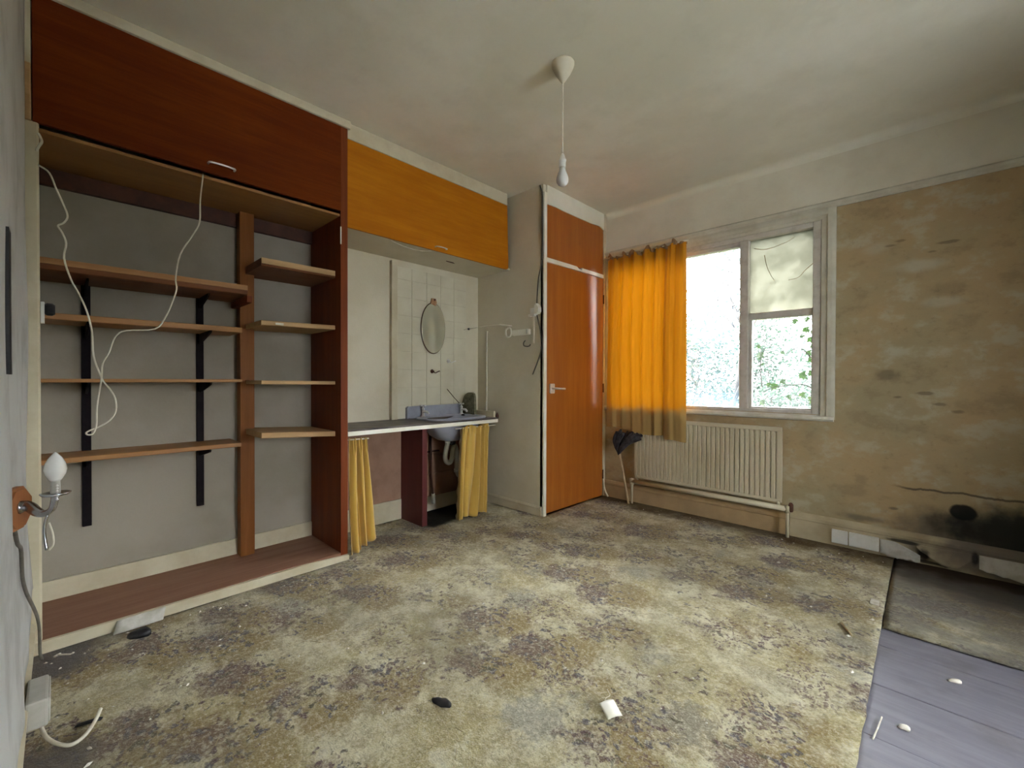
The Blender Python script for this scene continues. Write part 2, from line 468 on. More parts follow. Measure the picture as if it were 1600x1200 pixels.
# ------------------------------------------------------------------ mesh helpers
class MB:
    """collects shapes in world coordinates; build() links them as ONE mesh object"""

    def __init__(self):
        self.v, self.f, self.s = [], [], []

    def add(self, vs, fs, smooth=False):
        o = len(self.v)
        self.v += [tuple(p) for p in vs]
        self.f += [tuple(i + o for i in f) for f in fs]
        self.s += [smooth] * len(fs)
        return self

    def box(self, x0, x1, y0, y1, z0, z1, bev=0.0, mat4=None):
        bm = bmesh.new()
        bmesh.ops.create_cube(bm, size=1)
        for p in bm.verts:
            p.co = Vector(((x0 + x1) / 2 + p.co.x * (x1 - x0), (y0 + y1) / 2 + p.co.y * (y1 - y0), (z0 + z1) / 2 + p.co.z * (z1 - z0)))
        if bev:
            b = min(bev, .45 * min(abs(x1 - x0), abs(y1 - y0), abs(z1 - z0)))
            bmesh.ops.bevel(bm, geom=list(bm.edges), offset=b, segments=2, profile=.6, affect='EDGES')
        self._bm(bm, mat4)
        return self

    def _bm(self, bm, mat4=None, smooth=False):
        bm.verts.index_update()
        vs = [(mat4 @ p.co) if mat4 else p.co for p in bm.verts]
        self.add(vs, [[q.index for q in f.verts] for f in bm.faces], smooth)
        bm.free()

    def tube(self, pts, r, n=8, caps=True):
        pts = [Vector(p) for p in pts]
        rs = r if isinstance(r, (list, tuple)) else [r] * len(pts)
        vs, fs = [], []
        up = Vector((.13, .27, .95)).normalized()
        prev = None
        for i, p in enumerate(pts):
            a = pts[max(i - 1, 0)]
            b = pts[min(i + 1, len(pts) - 1)]
            t = (b - a)
            t = t.normalized() if t.length > 1e-9 else Vector((0, 0, 1))
            if prev is None:
                u = t.cross(up)
                if u.length < .1:
                    u = t.cross(Vector((1, 0, 0)))
            else:
                u = prev - t * prev.dot(t)
            u.normalize()
            prev = u
            w = t.cross(u)
            for k in range(n):
                an = 2 * PI * k / n
                vs.append(p + (u * math.cos(an) + w * math.sin(an)) * rs[i])
        for i in range(len(pts) - 1):
            for k in range(n):
                fs.append((i * n + k, i * n + (k + 1) % n, (i + 1) * n + (k + 1) % n, (i + 1) * n + k))
        if caps:
            fs.append(tuple(range(n - 1, -1, -1)))
            fs.append(tuple((len(pts) - 1) * n + k for k in range(n)))
        return self.add(vs, fs, True)

    def lathe(self, c, prof, n=20, axis='z', sx=1.0, sy=1.0, mat4=None):
        """prof: list of (radius, height)"""
        vs, fs = [], []
        for (r, h) in prof:
            for k in range(n):
                an = 2 * PI * k / n
                a, b = r * math.cos(an) * sx, r * math.sin(an) * sy
                p = {'z': Vector((a, b, h)), 'x': Vector((h, a, b)), 'y': Vector((a, h, b))}[axis]
                if mat4:
                    p = mat4 @ p
                vs.append(Vector(c) + p)
        for i in range(len(prof) - 1):
            for k in range(n):
                fs.append((i * n + k, i * n + (k + 1) % n, (i + 1) * n + (k + 1) % n, (i + 1) * n + k))
        fs.append(tuple(range(n - 1, -1, -1)))
        fs.append(tuple((len(prof) - 1) * n + k for k in range(n)))
        return self.add(vs, fs, True)

    def prism(self, outline, axis, a, b):
        """extrude a 2D outline along an axis from a to b (outline in the other two axes, in xyz order)"""
        n = len(outline)

        def pt(q, h):
            return {'x': (h, q[0], q[1]), 'y': (q[0], h, q[1]), 'z': (q[0], q[1], h)}[axis]
        vs = [pt(q, a) for q in outline] + [pt(q, b) for q in outline]
        fs = [tuple(range(n - 1, -1, -1)), tuple(range(n, 2 * n))]
        fs += [(i, (i + 1) % n, n + (i + 1) % n, n + i) for i in range(n)]
        return self.add(vs, fs)

    def grid(self, fn, nu, nv, smooth=True):
        vs = [fn(i / nu, j / nv) for j in range(nv + 1) for i in range(nu + 1)]
        fs = [(j * (nu + 1) + i, j * (nu + 1) + i + 1, (j + 1) * (nu + 1) + i + 1, (j + 1) * (nu + 1) + i) for j in range(nv) for i in range(nu)]
        return self.add(vs, fs, smooth)

    def build(self, name, mat, parent=None, at=None, solid=0.0):
        o0 = root_loc(parent) if parent is not None else Vector(at) if at is not None else Vector((0, 0, 0))
        me = bpy.data.meshes.new(name)
        me.from_pydata([Vector(p) - o0 for p in self.v], [], self.f)
        me.polygons.foreach_set('use_smooth', self.s)
        me.materials.append(M[mat] if isinstance(mat, str) else mat)
        me.update()
        bm = bmesh.new()
        bm.from_mesh(me)
        bmesh.ops.recalc_face_normals(bm, faces=bm.faces)
        bm.to_mesh(me)
        bm.free()
        o = bpy.data.objects.new(name, me)
        COL.objects.link(o)
        if parent is not None:
            o.parent = parent
        else:
            o.location = o0
        if solid:
            md = o.modifiers.new('thickness', 'SOLIDIFY')
            md.thickness = solid
            md.offset = -1
        return o


def root_loc(o):
    p = Vector(o.location)
    while o.parent:
        o = o.parent
        p += Vector(o.location)
    return p


def tag(o, label=None, cat=None, group=None, kind=None):
    if label:
        o['label'] = label
    if cat:
        o['category'] = cat
    if group:
        o['group'] = group
    if kind:
        o['kind'] = kind
    return o


def thing(name, loc, label, cat, group=None):
    o = bpy.data.objects.new(name, None)
    o.empty_display_size = .05
    COL.objects.link(o)
    o.location = loc
    return tag(o, label, cat, group)


def struct(name, mb, mat, **kw):
    return tag(mb.build(name, mat, **kw), kind='structure')


def smooth_path(pts, k=5):
    """Catmull-Rom through the points"""
    P = [Vector(p) for p in pts]
    P = [P[0] * 2 - P[1]] + P + [P[-1] * 2 - P[-2]]
    out = []
    for i in range(1, len(P) - 2):
        for j in range(k):
            t = j / k
            a, b, c, d = P[i - 1], P[i], P[i + 1], P[i + 2]
            out.append(.5 * ((2 * b) + (c - a) * t + (2 * a - 5 * b + 4 * c - d) * t * t + (3 * b - a - 3 * c + d) * t ** 3))
    out.append(P[-2])
    return out


# ------------------------------------------------------------------ room shell
XL, XR, YF, YB, ZC = -2.87, 2.20, -.10, 3.44, 2.55
WX0, WX1, WZ0, WZ1 = -2.05, -.50, .83, 2.10        # window opening
struct('floor', MB().box(XL - .1, XR + .1, YF - .1, YB + .1, -.12, -.035), 'underlay')
floor = bpy.data.objects['floor']
k = 0
yy = .18 - .30
while yy < YB:
    b = MB().box(-.22, XR, max(yy, YF) + .0018, min(yy + .30, YB) - .0018, -.035, -.015 + .0012 * (k % 3 - 1), .003)
    b.build('floorboard', 'board', floor)
    yy += .30
    k += 1
struct('ceiling', MB().box(XL - .1, XR + .1, YF - .1, YB + .1, ZC, ZC + .1), 'ceiling')
struct('wall_left', MB().box(XL - .1, XL, YF - .1, YB + .1, -.035, ZC), 'wall_cream')
# the right-hand wall, out of the picture, gets an unseen added window as fill light for the alcove side
VY0, VY1, VZ0, VZ1 = .90, 1.90, .70, 1.78
rw = MB()
rw.box(XR, XR + .1, YF - .1, VY0, -.035, ZC)
rw.box(XR, XR + .1, VY1, YB + .1, -.035, ZC)
rw.box(XR, XR + .1, VY0, VY1, -.035, VZ0)
rw.box(XR, XR + .1, VY0, VY1, VZ1, ZC)
struct('wall_right', rw, 'wall_cream')
wf = struct('wall_front', MB().box(XL, XR, YF - .1, YF, -.035, ZC), 'lining')
wb = MB()
T = .16
wb.box(XL, WX0, YB, YB + T, -.035, ZC)
wb.box(WX1, XR, YB, YB + T, -.035, ZC)
wb.box(WX0, WX1, YB, YB + T, -.035, WZ0)
wb.box(WX0, WX1, YB, YB + T, WZ1, ZC)
struct('wall_back', wb, 'wall_window')
struct('wall_alcove', MB().box(XL, -2.125, 2.56, 2.60, -.0, ZC), 'wall_cream')

# soft cove between window wall and ceiling
cove = [(YB, 2.50)]
for i in range(9):
    a = i / 8 * PI / 2
    cove.append((YB - .05 + .05 * math.cos(a), 2.50 + .05 * math.sin(a)))
cove.append((YB, ZC))
struct('trim_1', MB().prism(cove, 'x', -2.10, XR), 'ceiling')
# picture rail
pr = [(YB, 2.163), (YB - .010, 2.163), (YB - .014, 2.172), (YB - .024, 2.180), (YB - .028, 2.196), (YB - .020, 2.206), (YB, 2.212)]
struct('trim_2', MB().prism(pr, 'x', -2.11, XR), 'architrave')
# batten between the two boards of the alcove wall
struct('trim_3', MB().box(XL, XL + .035, 1.685, 1.735, .752, 1.93, .004), 'cream_paint')

# skirting boards
def skirt_profile(y, s, h, th):
    return [(y, 0), (y + s * th, 0), (y + s * th, h * .72), (y + s * th * 1.25, h * .76), (y + s * th * 1.25, h * .86), (y + s * th * .7, h * .97), (y + s * th * .3, h), (y, h)]


struct('baseboard_back', MB().prism(skirt_profile(YB, -1, .168, .022), 'x', -.66, XR), 'skirt_dirt_shadow')
struct('baseboard_window', MB().prism(skirt_profile(YB, -1, .148, .02), 'x', -2.11, -.664), 'skirt_tan')
struct('baseboard_front', MB().prism(skirt_profile(YF, 1, .13, .026), 'x', -2.435, XR), 'cream_paint')
struct('baseboard_alcove', MB().prism(skirt_profile(2.56, -1, .075, .015), 'x', XL, -2.13), 'cream_paint')
struct('baseboard_left', MB().box(XL, XL + .014, 1.16, 1.78, 0, .15, .003), 'cream_paint')

# pinkish bare plaster below the worktop level
struct('trim_4', MB().box(XL, XL + .006, 1.165, 2.42, .15, .71), 'under_wall')

# peeling lining paper on the near wall: one loose bulging sheet with a ragged lower edge
def paper(u, v):
    x = -2.425 + u * 1.75
    ragged = .10 + .16 * max(0, 1 - u * 3.2) + .03 * mnoise.noise(Vector((u * 22, .3, 0)))
    z = ragged + v * (2.53 - ragged)
    y = YF + .006 + .010 * (mnoise.noise(Vector((u * 9, v * 3.5, 2))) + .6) + .012 * max(0, 1 - v * 7)
    return (x, y, z)


MB().grid(paper, 60, 60).build('wallpaper', 'lining', wf, solid=.002)

# ------------------------------------------------------------------ window
win = tag(thing('window_1', (-1.235, YB, WZ0), None, None), kind='structure')
y0, y1 = YB - .004, YB + .085
MB().box(WX0, WX0 + .05, y0, y1, WZ0, WZ1, .004).build('jamb', 'frame_paint', win)
MB().box(WX1 - .045, WX1, y0, y1, WZ0, WZ1, .004).build('jamb', 'frame_paint', win)
MB().box(WX0 + .05, WX1 - .045, y0, y1, WZ1 - .035, WZ1, .004).build('head', 'frame_paint', win)
MB().box(WX0 + .05, WX1 - .045, y0, y1, WZ0, WZ0 + .022, .004).build('bottom_rail', 'frame_paint', win)
for xa, xb in ((-.990, -.932), (-1.480, -1.422)):
    MB().box(xa, xb, y0, y1, WZ0 + .022, WZ1 - .035, .005).build('mullion', 'frame_paint', win)
MB().box(-.932, -.545, YB + .012, y1, 1.490, 1.536, .004).build('transom', 'frame_paint', win)
MB().box(-1.422, -.990, YB + .02, y1, 2.035, WZ1 - .035, .004).build('top_bead', 'frame_paint', win)
# opening sash of the lower right light: thin stiles
sb = MB()
sb.box(-.932, -.912, YB + .02, YB + .06, WZ0 + .022, 1.49, .003)
sb.box(-.553, -.545, YB + .02, YB + .06, WZ0 + .022, 1.49, .003)
sb.box(-.912, -.553, YB + .02, YB + .06, WZ0 + .022, WZ0 + .034, .003)
sb.build('sash', 'frame_paint', win)
MB().box(-.912, -.553, YB + .042, YB + .046, WZ0 + .034, 1.49).build('pane', 'glass_clean', win)
MB().box(-.932, -.545, YB + .042, YB + .046, 1.536, WZ1 - .035).build('pane', 'film', win)['label'] = 'pane covered with a pale cloudy film'
MB().box(-1.422, -.990, YB + .042, YB + .046, WZ0 + .022, 2.035).build('pane', 'glass', win)
MB().box(WX0 + .05, -1.480, YB + .042, YB + .046, WZ0 + .022, WZ1 - .035).build('pane', 'glass', win)
# sill board
MB().prism([(YB + .03, .826), (YB - .022, .822), (YB - .030, .815), (YB - .030, .800), (YB - .022, .790), (YB - .004, .786), (YB - .001, .826)], 'x', -2.11, -.425).build('sill', 'white_paint', win)
# architrave
ar = MB()
def arch_prof(a, b):
    return [(a, YB), (a, YB - .016), (a + (b - a) * .25, YB - .021), (a + (b - a) * .55, YB - .021), (a + (b - a) * .62, YB - .013), (b, YB - .010), (b, YB)]
ar.prism(arch_prof(-.421, -.498), 'z', .80, 2.165)
MB().prism(arch_prof(-2.112, -2.052), 'z', .80, 2.165).build('architrave', 'architrave', win)
ar.build('architrave', 'architrave', win)
MB().prism([(YB, 2.165), (YB - .018, 2.165), (YB - .021, 2.145), (YB - .021, 2.125), (YB - .012, 2.118), (YB - .010, 2.098), (YB, 2.098)], 'x', -2.08, -.46).build('architrave', 'architrave', win)

# added fill-light window, in the right-hand wall
w2 = tag(thing('fill_window', (XR, (VY0 + VY1) / 2, VZ0), None, None), kind='structure')
for a, b in ((VY0, VY0 + .04), (VY1 - .04, VY1), ((VY0 + VY1) / 2 - .025, (VY0 + VY1) / 2 + .025)):
    MB().box(XR - .004, XR + .07, a, b, VZ0, VZ1, .004).build('jamb', 'frame_paint', w2)
for a, b in ((VZ0, VZ0 + .04), (VZ1 - .04, VZ1)):
    MB().box(XR - .002, XR + .068, VY0 + .04, VY1 - .04, a, b, .004).build('rail', 'frame_paint', w2)
MB().box(XR + .036, XR + .040, VY0 + .04, VY1 - .04, VZ0 + .04, VZ1 - .04).build('pane', 'glass_clean', w2)

# ------------------------------------------------------------------ carpet
def in_carpet(x, y):
    if x > -.135 or x < XL or y < YF or y > YB:
        return False
    if y < 1.16 and x < -2.43:
        return False
    if y > 2.56 and x < -2.118:
        return False
    return True


def sheet(name, mat, xs, ys, inside, zfn, label, solid):
    idx, vs, fs = {}, [], []
    nx = round((xs[1] - xs[0]) / xs[2])
    ny = round((ys[1] - ys[0]) / ys[2])

    def vid(i, j):
        if (i, j) not in idx:
            x, y = xs[0] + i * xs[2], ys[0] + j * ys[2]
            idx[(i, j)] = len(vs)
            vs.append(zfn(x, y))
        return idx[(i, j)]
    for i in range(nx):
        for j in range(ny):
            if inside(xs[0] + (i + .5) * xs[2], ys[0] + (j + .5) * ys[2]):
                fs.append((vid(i, j), vid(i + 1, j), vid(i + 1, j + 1), vid(i, j + 1)))
    mb = MB()
    mb.add(vs, fs, True)
    o = mb.build(name, mat, solid=solid)
    return tag(o, label, 'carpet')


def cz(x, y):
    return .004 * mnoise.noise(Vector((x * 3, y * 3, 0))) + .0025 * mnoise.noise(Vector((x * 9, y * 9, 4)))


def carpet_pt(x, y):
    xx = x
    if x > -.15:
        xx = x + .006 * mnoise.noise(Vector((0, y * 14, 0)))
    return (xx, y, cz(x, y) - .001)


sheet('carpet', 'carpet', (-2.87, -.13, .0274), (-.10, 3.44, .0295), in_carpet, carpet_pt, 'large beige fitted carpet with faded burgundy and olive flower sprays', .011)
sheet('carpet_strip', 'carpet_dull', (-.126, 2.20, .03065), (2.43, 3.44, .0316), lambda x, y: True,
      lambda x, y: (x, y + (.006 * mnoise.noise(Vector((x * 12, 3, 0))) if y < 2.44 else 0), cz(x, y) + .001), 'worn grey strip of carpet beside the bare floorboards', .011)

# ------------------------------------------------------------------ tall shelved cupboard
XC = -2.44
cup = thing('built_in_cupboard', (-2.65, .5, 0), 'tall open built-in cupboard with wooden shelves and dark red-brown locker on top', 'cupboard')
MB().box(XL, XC, 1.120, 1.162, .03, 2.505, .002).build('side_panel', 'panel_wood', cup)
MB().box(XL, XC, YF, 1.120, .020, .046, .002).build('base_board', 'base_wood', cup)
MB().prism([(YF, .0), (1.162, .0), (1.162, .028), (.9, .042), (YF, .046)], 'x', XC - .004, XC + .016).build('plinth', 'cream_paint', cup)
MB().box(XL, XL + .004, -.098, 1.118, .046, 1.99).build('back_panel', 'cup_back', cup)
MB().box(XL + .004, XL + .020, -.098, 1.118, .046, .135, .004).build('back_skirting', 'cream_paint', cup)
MB().box(XL + .02, XL + .085, .700, .772, .046, 2.0, .003).build('divider_post', 'post_wood', cup)
MB().box(XL, XC - .012, YF, 1.120, 1.992, 2.006, .001).build('soffit_board', 'soffit_wood', cup)
MB().box(XL + .004, XL + .03, -.098, 1.118, 1.915, 1.992, .002).build('back_batten', 'dark_wood', cup)
# cream frame post at the near wall with the block above it
MB().prism([(XC - .03, YF), (XC, YF), (XC, -.058), (XC - .006, -.052), (XC - .03, -.052)], 'z', 0, 2.02).build('frame_post', 'cream_paint', cup)
MB().box(XC - .03, XC + .004, YF, -.071, 2.02, 2.235, .003).build('post_block', 'shelf_pale', cup)
MB().box(XC - .03, XC, YF, -.071, 2.235, 2.505, .003).build('frame_post', 'cream_paint', cup)
# hinged locker front
ld = MB().box(XC - .018, XC, -.068, 1.124, 2.022, 2.505, .002).build('locker_door', 'dark_locker', cup)
def d_handle(mb, x, ya, yb, z, out, r):
    mb.tube(smooth_path([(x - .004, ya, z), (x + out * .7, ya, z), (x + out, ya + .012, z), (x + out, (ya + yb) / 2, z + .002), (x + out, yb - .012, z), (x + out * .7, yb, z), (x - .004, yb, z)], 4), r, 8)
h = MB()
d_handle(h, XC, .485, .590, 2.062, .026, .0045)
h.build('handle', 'chrome', ld)
MB().box(XC - .02, XC + .012, YF, 1.178, 2.506, ZC, .006).build('cornice', 'cream_paint', cup)


def shelf(x1, ya, yb, z0, z1, mat, tilt=0.0):
    mb = MB()
    mb.prism([(XL + .006, z0), (x1 - .003, z0), (x1, z0 + .003), (x1, z1 - .003), (x1 - .003, z1), (XL + .006, z1)], 'y', ya, yb)
    ym = (ya + yb) / 2
    mb.v = [(p[0], p[1], p[2] + tilt * (p[1] - ym)) for p in mb.v]
    return mb.build('shelf', mat, cup)


def lipping(sh, x1, ya, yb, z0, z1, mat):  # lighter strip for the lit front edge of a dark-bodied shelf
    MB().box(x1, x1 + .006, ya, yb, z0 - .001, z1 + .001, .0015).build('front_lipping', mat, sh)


def bracket(y, z, x1):
    mb = MB()
    mb.prism([(XL + .02, z), (XL + .02, z - .055), (XL + .03, z - .055), (x1 - .05, z - .012), (x1 - .04, z)], 'y', y - .004, y + .004)
    return mb


UPR = (.085, .527)
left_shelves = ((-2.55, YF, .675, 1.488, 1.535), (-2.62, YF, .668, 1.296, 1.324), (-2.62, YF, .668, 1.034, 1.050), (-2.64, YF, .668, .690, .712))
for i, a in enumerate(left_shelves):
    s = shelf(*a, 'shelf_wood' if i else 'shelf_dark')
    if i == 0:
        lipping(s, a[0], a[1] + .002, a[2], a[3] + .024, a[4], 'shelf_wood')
    for u in UPR:
        bracket(u, a[3], a[0] + .06 if i else a[0] - .05).build('shelf_bracket', 'black_metal', s)
for u, zb in ((.085, .355), (.527, .36)):
    mb = MB()
    mb.box(XL + .004, XL + .020, u - .016, u + .016, zb, 1.488, .002)
    mb.build('shelf_upright', 'black_metal', cup)
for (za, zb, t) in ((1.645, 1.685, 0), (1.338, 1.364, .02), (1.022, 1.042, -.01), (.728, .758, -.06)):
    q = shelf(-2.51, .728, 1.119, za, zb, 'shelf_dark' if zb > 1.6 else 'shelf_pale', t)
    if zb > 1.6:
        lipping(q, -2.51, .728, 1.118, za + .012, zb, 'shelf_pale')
MB().box(XL + .01, -2.56, .675, .70, 1.452, 1.487, .002).build('shelf_cleat', 'panel_wood', cup)
MB().box(-2.508, -2.504, .795, .835, 1.341, 1.352, .001).build('paint_chip', 'white_paint', cup)
MB().box(XC - .002, XC + .0015, 1.118, 1.124, 1.83, 1.93, .0005).build('paint_chip', 'white_paint', cup)
# catch plate with a black knob on the frame post
c = MB().box(XC - .028, XC - .004, -.051, -.040, 1.262, 1.345, .002).build('catch_plate', 'white_plastic', cup)
MB().lathe((XC - .016, -.040, 1.318), [(.019, 0), (.024, .006), (.024, .020), (.018, .028)], 14, 'y').build('knob', 'black', c)

# cables hanging out of the locker
cable = [(-.053, 1.856), (-.025, 1.834), (-.007, 1.779), (.011, 1.73), (.023, 1.686), (.012, 1.656), (-.003, 1.64), (.008, 1.616), (.019, 1.576), (.013, 1.52), (.031, 1.441), (.052, 1.389),
         (.075, 1.32), (.089, 1.24), (.094, 1.142), (.11, 1.078), (.123, 1.039), (.142, 1.007), (.157, .969), (.159, .919), (.141, .88), (.108, .854), (.084, .843), (.071, .834), (.076, .826),
         (.091, .83), (.101, .863), (.103, .935), (.111, 1.007), (.117, 1.052), (.12, 1.112), (.139, 1.157), (.159, 1.224), (.193, 1.253), (.287, 1.268), (.323, 1.325), (.346, 1.392),
         (.362, 1.452), (.36, 1.508), (.377, 1.612), (.422, 1.708), (.447, 1.773), (.45, 1.877), (.468, 2.004)]
pts = [(-2.425 + .006 * math.sin(i * 1.1), y, z) for i, (y, z) in enumerate(cable)]
pts[-1] = (-2.452, .468, 2.012)
tag(MB().tube(smooth_path(pts, 4), .0032, 7).build('hanging_cable', 'cable_white', at=(-2.425, .1, .83)),
    'long white cable hanging in a twisted loop in front of the open shelves', 'cable')
bit = [(-2.434, -.053, 1.978), (-2.425, -.047, 1.962), (-2.420, -.044, 1.944), (-2.425, -.052, 1.925), (-2.436, -.058, 1.912)]
tag(MB().tube(smooth_path(bit, 5), .0045, 7).build('cable_end', 'cable_white', at=(-2.43, -.05, 1.9)), 'short white curl of cable on the cream post under the dark locker', 'cable')

# ------------------------------------------------------------------ locker over the basin
XK = -2.455
lk = thing('wall_locker', (-2.65, 1.85, 1.94), 'long orange-brown locker mounted over the washbasin alcove', 'cupboard')
out = [(1.166, 1.944), (2.485, 1.944)]
for i in range(1, 6):
    a = i / 5 * PI / 2
    out.append((2.497 + .022 * math.sin(a), 1.966 - .022 * math.cos(a)))
out += [(2.505, 2.458), (1.166, 2.458)]
kd = MB().prism(out, 'x', XK - .016, XK).build('locker_door', 'orange_locker', lk)
h = MB()
d_handle(h, XK, 1.795, 1.885, 1.968, .022, .004)
h.build('handle', 'chrome', kd)
MB().box(XL, XK - .018, 1.166, 2.555, 1.950, 1.966, .001).build('soffit', 'wall_cream', lk)
MB().box(XK - .05, XK + .006, 1.166, 2.50, 2.459, ZC, .005).build('cornice', 'cream_paint', lk)
tag(MB().tube(smooth_path([(-2.50, 1.47, 1.952), (-2.498, 1.52, 1.938), (-2.495, 1.60, 1.927), (-2.495, 1.70, 1.928), (-2.50, 1.79, 1.948), (-2.50, 1.80, 1.952)], 5), .003, 6).build('locker_cable', 'cable_white', at=(-2.5, 1.6, 1.94)),
    'thin white cable sagging under the orange-brown locker', 'cable')
tag(MB().prism([(2.02, 1.9485), (2.08, 1.9485), (2.10, 1.9435), (2.03, 1.9445)], 'x', -2.63, -2.62).build('loose_splinter', 'dark_wood', at=(-2.62, 2.05, 1.945)),
    'dark splinter hanging from the cream underside above the mirror', 'splinter')

# ------------------------------------------------------------------ tiled splashback
spl = tag(thing('wall_tiles', (XL, 2.07, .76), 'cream painted wall tiling behind the washbasin and mirror', 'tiling'))
MB().box(XL, XL + .004, 1.737, 2.415, .750, 1.90).build('backing', 'wall_cream', spl)
tw = .136
for r in range(9):
    for cidx in range(5):
        ya = 1.738 + cidx * tw
        za = max(.752, .718 + r * tw)
        zb = .718 + (r + 1) * tw
        if zb > 1.90:
            zb = 1.90
        d = .0095 + rnd.uniform(-.0008, .0008)
        MB().box(XL + .003, XL + d, ya + .0012, min(ya + tw, 2.414) - .0012, za + .0012, zb - .0012, .0014).build('tile', 'tile', spl)

# ------------------------------------------------------------------ washbasin worktop and what hangs below it
wu = thing('vanity_worktop', (-2.65, 1.78, 0), 'grimy dark worktop with a white front edge on a burgundy support panel', 'worktop')
hx0, hx1, hy0, hy1 = -2.80, -2.50, 1.88, 2.34
wt = MB()
wt.box(XL, XC - .006, 1.163, hy0, .720, .753)
wt.box(XL, XC - .006, hy1, 2.40, .720, .753)
wt.box(XL, hx0, hy0, hy1, .720, .753)
wt.box(hx1, XC - .006, hy0, hy1, .720, .753)
wt.build('worktop', 'counter', wu)
MB().box(XC - .006, XC + .002, 1.163, 2.388, .717, .7425, .002).build('front_edge', 'bright_edge', wu)
MB().box(XL + .007, -2.585, 1.780, 1.822, .0, .720, .002).build('support_panel', 'burgundy', wu)
MB().box(XL + .007, -2.60, 2.350, 2.386, .0, .720, .002).build('support_panel', 'burgundy', wu)
bp_ = MB()
bp_.box(XL + .006, XL + .018, 1.822, 2.35, .12, .30)
bp_.box(XL + .006, XL + .018, 1.822, 2.35, .312, .45)
bp_.box(XL + .006, XL + .018, 1.822, 2.35, .462, .711)
bp_.build('back_boards', 'under_wall', wu)
MB().box(XL + .01, XL + .03, 1.83, 2.12, .474, .484).build('shelf_rail', 'dark_wood', wu)
MB().box(-2.79, -2.50, 2.400, 2.418, .715, .800, .004).build('end_upstand', 'cream_paint', wu)
MB().lathe((-2.49, 2.43, .755), [(.002, -.025), (.012, -.012), (.014, .008), (.006, .03), (.001, .036)], 10).build('end_knob', 'dark_wood', wu)

bs = thing('washbasin', (-2.66, 2.10, .75), 'blue-grey washbasin with two taps set in the worktop', 'washbasin')
# rim: D-shaped, raised, with bowl going down
def dshape(s, z, cx=-2.655, cy=2.10, hw=.265, dp=.175, n=40):
    out = []
    for k in range(n):
        a = 2 * PI * k / n
        c_, s_ = math.cos(a), math.sin(a)
        e = .62
        px = math.copysign(abs(c_) ** e, c_) * dp * s
        py = math.copysign(abs(s_) ** e, s_) * hw * s
        out.append((cx + px, cy + py, z))
    return out
rings = [dshape(1.0, .748), dshape(1.03, .756), dshape(1.02, .766), dshape(.97, .768), dshape(.90, .760), dshape(.84, .740), dshape(.74, .69), dshape(.58, .640), dshape(.36, .612), dshape(.12, .605)]
vs = [p for r in rings for p in r]
n = 40
fs = [(i * n + k, i * n + (k + 1) % n, (i + 1) * n + (k + 1) % n, (i + 1) * n + k) for i in range(len(rings) - 1) for k in range(n)]
fs.append(tuple((len(rings) - 1) * n + k for k in range(n)))
under = [dshape(.86, .742), dshape(.80, .690), dshape(.64, .628), dshape(.42, .592), dshape(.16, .578)]
o0 = len(vs)
vs += [p for r in under for p in r]
fs += [(o0 + i * n + k, o0 + (i + 1) * n + k, o0 + (i + 1) * n + (k + 1) % n, o0 + i * n + (k + 1) % n) for i in range(len(under) - 1) for k in range(n)]
fs.append(tuple(o0 + (len(under) - 1) * n + k for k in range(n)))
MB().add(vs, fs, True).build('bowl', 'basin', bs)
MB().prism([(1.815, .750), (2.392, .750), (2.392, .835), (2.380, .850), (1.83, .846), (1.815, .836)], 'x', XL + .011, XL + .036).build('splashback', 'basin', bs)
MB().box(XL + .036, -2.83, 1.83, 2.38, .748, .764, .004).build('tap_deck', 'basin', bs)
for yt in (1.935, 2.315):
    t_ = MB()
    t_.lathe((-2.80, yt, .762), [(.020, 0), (.020, .008), (.011, .012), (.010, .055), (.013, .06), (.010, .07), (.005, .074), (.005, .088)], 14)
    t_.tube(smooth_path([(-2.80, yt, .80), (-2.775, yt, .806), (-2.745, yt, .804), (-2.728, yt, .792)], 4), [.009] * 13, 8)
    t_.box(-2.826, -2.774, yt - .006, yt + .006, .846, .856, .003)
    t_.box(-2.806, -2.794, yt - .026, yt + .026, .846, .856, .003)
    t_.build('tap', 'chrome', bs)
MB().lathe((-2.655, 2.10, .548), [(.026, .034), (.030, .03), (.030, .008), (.024, 0)], 14).build('waste_nut', 'black', bs)
tr_ = MB()
tp = [(-2.66, 2.065, .565), (-2.68, 2.062, .50), (-2.69, 2.063, .45), (-2.69, 2.075, .415), (-2.69, 2.10, .402), (-2.69, 2.122, .415), (-2.69, 2.132, .45), (-2.69, 2.138, .50), (-2.695, 2.155, .528),
      (-2.70, 2.175, .515), (-2.70, 2.185, .47), (-2.70, 2.187, .38), (-2.70, 2.190, .32), (-2.70, 2.205, .288), (-2.70, 2.240, .275)]
tr_.tube(smooth_path(tp, 4), .0185, 12)
tr_.tube([(-2.66, 2.065, .56), (-2.662, 2.065, .585)], .022, 12)
tr_.tube([(-2.70, 2.186, .34), (-2.70, 2.187, .315)], .023, 12)
tr_.tube([(-2.70, 2.236, .276), (-2.70, 2.262, .272)], .023, 12)
tr_.build('waste_trap', 'pipe_white', bs)
sp = MB()
sp.tube([(-2.82, 2.02, .70), (-2.82, 2.025, .30), (-2.80, 2.03, .15)], .009, 8)
sp.build('supply_pipe', 'dark_wood', bs)
MB().tube([(-2.80, 2.030, .152), (-2.797, 2.031, .075)], .014, 10).build('pipe_end', 'pipe_white', bs)
MB().tube(smooth_path([(-2.62, 1.95, .705), (-2.61, 1.972, .685), (-2.61, 1.97, .655), (-2.63, 1.94, .645)], 5), .004, 6).build('wire_loop', 'cable_white', bs)
MB().lathe((-2.70, 2.25, .762), [(.010, 0), (.016, .003), (.012, .010), (.003, .014)], 10, 'z', 1.3, .8).build('soap_remnant', 'black', bs)

